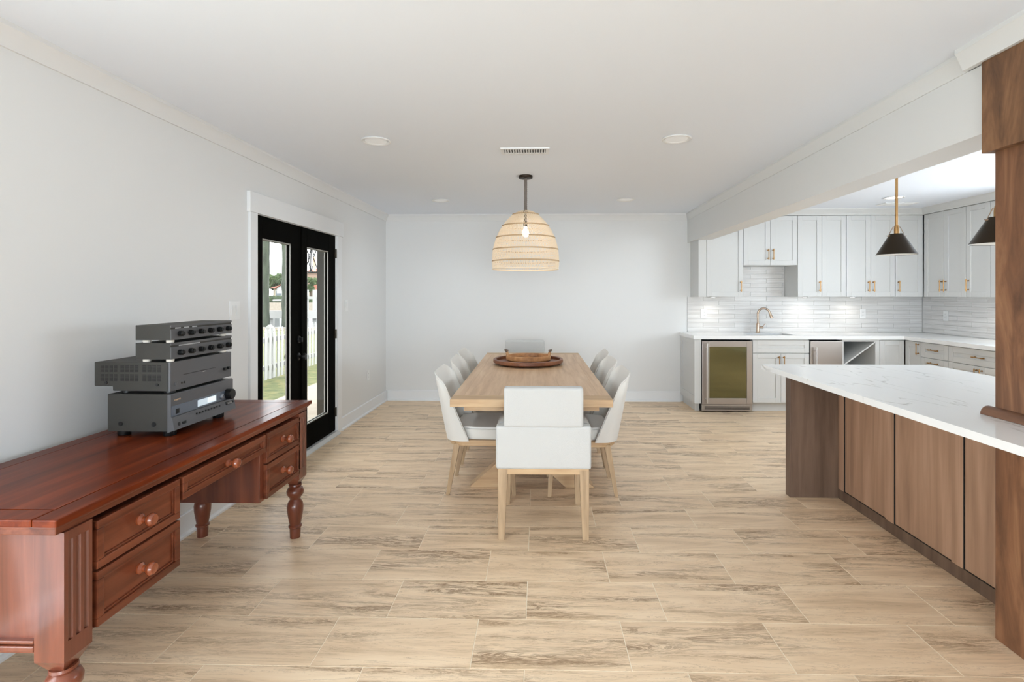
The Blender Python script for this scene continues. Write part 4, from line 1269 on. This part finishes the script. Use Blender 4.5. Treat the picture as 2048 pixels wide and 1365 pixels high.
b = BM(); tube(b, [(0, 0, zt), (0, 0, 2.72)], .008, 6); obj('rod', b, BLKMETAL, t)

# picket fence
fn = thing('picket_fence', 'white picket fence crossing the lawn outside', 'fence', (-4.84, 7.0, GZ))
b = BM(); box(b, (-.012, 0, 0), (.012, .088, .90)); pm = None
b.free()
for i in range(58):
    y = i * .148
    if pm is None:
        b = BM(); prism(b, [(0, .02), (.080, .02), (.080, .84), (.068, .855), (.075, .88), (.040, .935), (.005, .88), (.012, .855), (0, .84)], 'x', -.007, .007)
        o = obj('picket', b, FENCE, fn); pm = o.data
    else:
        o = bpy.data.objects.new('picket', pm); COL.objects.link(o); o.parent = fn
    o.location = (.022, y, 0); o.rotation_euler = (random.uniform(-.012, .012), 0, 0)
for z in (.18, .68):
    b = BM(); box(b, (-.03, 0, z), (.010, 8.6, z + .085)); obj('rail', b, FENCE, fn)
for y in (0, 2.4, 4.8, 7.2):
    b = BM(); box(b, (-.13, y, 0), (-.032, y + .098, .92)); prism(b, [(-.14, .92), (-.022, .92), (-.081, .98)], 'y', y - .01, y + .108); obj('post', b, FENCE, fn)

# canal, dock and far bank
b = BM(); box(b, (-160, 22, -1.4), (20, 75, -1.2)); struct('water', b, WATER, 'pale canal water beyond the fence', 'water')
b = BM(); box(b, (-16, 21.7, -1.6), (-2.2, 22.0, GZ + .12)); struct('seawall', b, CONC, 'pale concrete seawall at the lawn edge', 'seawall')
def piling(label, u, Y, wpx, top, seed):
    random.seed(seed); p = at_y(u, 600, Y); R0 = wpx / F * Y / 2
    b = BM(); n = 22; pts, rr = [], []
    z = -1.3
    for i in range(n):
        zz = -1.3 + (top + 1.3) * i / (n - 1)
        pts.append((random.uniform(-.05, .05) * R0 * 2, random.uniform(-.05, .05) * R0, zz)); rr.append(R0 * random.uniform(.9, 1.12))
    tube(b, pts, rr, 14)
    o = obj('dock_piling', b, PILING, None, True); o.location = (p.x, p.y, 0)
    tag(o, label, 'piling', 'dock pilings')
piling('green stained dock piling showing at the door hinge side of the glass', 531, 23.5, 15, 5.2, 1)
piling('green stained dock piling with a knobbly top behind the fence', 572.5, 23.5, 17, 5.2, 4)
pa, pb = at_y(515, 628, 24.2), at_y(640, 628, 24.2)
b = BM(); zt = at_y(560, 622, 24.2).z; zb = at_y(560, 637, 24.2).z
box(b, (pa.x, 24.1, zb), (pb.x, 24.4, zt)); t = thing('boat_dock', 'white timber boat dock railing over the canal', 'dock'); obj('beam', b, FENCE, t)
for u in (546, 586, 614, 632, 650):
    q = at_y(u, 630, 24.6); b = BM(); box(b, (q.x - .09, 24.42, -1.3), (q.x + .09, 24.6, zt + (.0 if u == 546 else 1.0))); obj('post', b, FENCE, t)
b = BM(); z2 = at_y(620, 596, 24.6).z; q0, q1 = at_y(604, 600, 24.5), at_y(652, 600, 24.5); box(b, (q0.x, 24.45, z2 - .06), (q1.x, 24.57, z2 + .06)); obj('rail', b, FENCE, t)
q0, q1 = at_y(549, 640, 24.9), at_y(563, 640, 24.9); b = BM(); box(b, (q0.x, 24.7, -1.2), (q1.x, 24.9, zb + .02)); obj('skirt_board', b, mat('skirt_grey', (177, 180, 180), .7), t)

# small gabled box on a post, on the dock
q = at_y(450, 514, 21); zs = lambda v: at_y(543, v, 26).z
t = thing('dock_birdhouse', 'white gabled birdhouse on a white post above the dock', 'birdhouse', (q.x, 26, 0))
b = BM(); box(b, (-.07, -.07, -1.2), (.07, .07, zs(588)), .01); obj('post', b, FENCE, t)
b = BM(); hw = .24; za, ze, zr = zs(587), zs(576), zs(571)
prism(b, [(-hw, za), (hw, za), (hw, ze), (0, zr), (-hw, ze)], 'y', -.3, .3); obj('box', b, FENCE, t)
b = BM()
for s in (-1, 1): prism(b, [(0, zr + .02), (0, zr + .06), (s * (hw + .08), ze - .03), (s * (hw + .08), ze - .07)], 'y', -.36, .36)
obj('roof', b, ROOF, t)
b = BM(); box(b, (-.45, -.3, zs(602)), (.38, .3, zs(599))); obj('platform', b, FENCE, t)

# far bank
b = BM(); box(b, (-160, 75, -1.6), (20, 130, -.25)); struct('far_bank', b, GRASS, 'grassy far bank of the canal', 'bank')
b = BM(); box(b, (-160, 74.6, -1.6), (20, 74.98, .15)); struct('far_seawall', b, CONC, 'pale far seawall across the canal', 'seawall')


def house(label, u0, u1, vtop, veave, Y, wallm, depth=9):
    a, c = at_y(u0, 600, Y), at_y(u1, 600, Y); ze = at_y(u0, veave, Y).z; zr = at_y(u0, vtop, Y).z; g = -.25
    t = thing('canal_house', label, 'house', ((a.x + c.x) / 2, Y, g)); hw = (c.x - a.x) / 2
    ze -= g; zr -= g
    b = BM(); box(b, (-hw, 0, 0), (hw, depth, ze)); obj('wall', b, wallm, t)
    b = BM(); e = .5
    tt = bmesh.new()
    v = [tt.verts.new(x) for x in ((-hw - e, -e, ze), (hw + e, -e, ze), (hw + e, depth + e, ze), (-hw - e, depth + e, ze), (-hw * .5, depth / 2, zr), (hw * .5, depth / 2, zr))]
    for f in ((0, 1, 5, 4), (1, 2, 5), (2, 3, 4, 5), (3, 0, 4), (0, 3, 2, 1)): tt.faces.new([v[i] for i in f])
    merge(b, tt); obj('roof', b, ROOF, t)
    n = max(2, int(hw * 2 / 2.4))
    for i in range(n):
        x = -hw + (i + .5) * 2 * hw / n
        b = BM(); box(b, (x - .55, -.06, .9), (x + .55, .0, min(2.4, ze - .3))); wn_ = obj('window', b, FENCE, t)
        b = BM(); box(b, (x - .45, -.08, 1.0), (x + .45, -.05, min(2.3, ze - .4))); obj('pane', b, mat('far_window_glass', (73, 83, 89), .1), wn_)


house('beige canal house with red clay roof across the water', 547, 590, 566, 577, 84, BEIGE, 5.5)
house('peach canal house with red clay roof seen through the hinge-side pane', 600, 660, 566, 584, 91.2, PEACH, 4)
house('tall peach house rising behind the lower canal house', 606, 668, 536, 546, 96.6, PEACH, 4.5)


def tree(label, u, vtop, Y, wpx, m, seed, grp='trees across the canal'):
    random.seed(seed); p = at_y(u, 600, Y); top = at_y(u, vtop, Y).z + .25; R0 = wpx / F * Y / 2
    t = thing('canal_tree', label, 'tree', (p.x, Y, -.25), group=grp)
    b = BM(); tube(b, [(0, 0, 0), (.05, 0, top * .6)], [.22, .12], 8); obj('trunk', b, BARK, t)
    b = BM()
    for k in range(16):
        a = random.uniform(0, 2 * PI); rr = R0 * random.uniform(0, .75); zz = top * random.uniform(.42, .86)
        tt = bmesh.new(); bmesh.ops.create_icosphere(tt, subdivisions=3, radius=1)
        s = R0 * random.uniform(.28, .5); s = min(s, top * .97 - zz) if top * .97 - zz > .3 else .4
        ph = random.uniform(0, 9)
        for v_ in tt.verts:
            n_ = v_.co.normalized(); v_.co = n_ * s * (1 + .22 * math.sin(9 * n_.x + ph) * math.sin(8 * n_.y + 2 * ph) + .16 * math.sin(19 * n_.z + 13 * n_.x + ph))
        bmesh.ops.translate(tt, verts=tt.verts, vec=(rr * math.cos(a), rr * math.sin(a), zz)); merge(b, tt)
    obj('crown', b, m, t, True)


tree('leafy green tree above the red roof beside the dock piling', 548, 545, 98, 34, LEAF, 3)
tree('darker leafy tree between the two dock pilings', 566, 552, 96, 24, LEAF2, 5)
tree('low green tree behind the left dock piling', 523, 556, 95, 30, LEAF2, 8)
tree('round green tree beside the right dock piling', 588, 556, 94, 26, LEAF, 11)
tree('round green tree in front of the tall peach house', 622, 549, 86, 26, LEAF, 13)


def hedge(label, u0, u1, vtop, Y, m, seed):
    random.seed(seed); a, c = at_y(u0, 600, Y), at_y(u1, 600, Y); top = at_y(u0, vtop, Y).z
    t = BM(); n = 14
    for k in range(n):
        tt = bmesh.new(); bmesh.ops.create_icosphere(tt, subdivisions=3, radius=1); ph = random.uniform(0, 9)
        s = (top + .25) * .55
        for v_ in tt.verts:
            n_ = v_.co.normalized(); v_.co = n_ * s * (1 + .15 * math.sin(11 * n_.x + ph) * math.sin(9 * n_.z + ph))
        bmesh.ops.translate(tt, verts=tt.verts, vec=((c.x - a.x) * (k / (n - 1) - .5), random.uniform(-.3, .3), s * .85)); merge(t, tt)
    o = obj('bank_hedge', t, m, None, True); o.location = ((a.x + c.x) / 2, Y, -.25); tag(o, label, 'hedge')


hedge('clipped green hedge before the peach canal house', 606, 660, 594, 80, LEAF, 21)
hedge('dark green hedge before the beige canal house', 520, 582, 592, 79, LEAF2, 22)
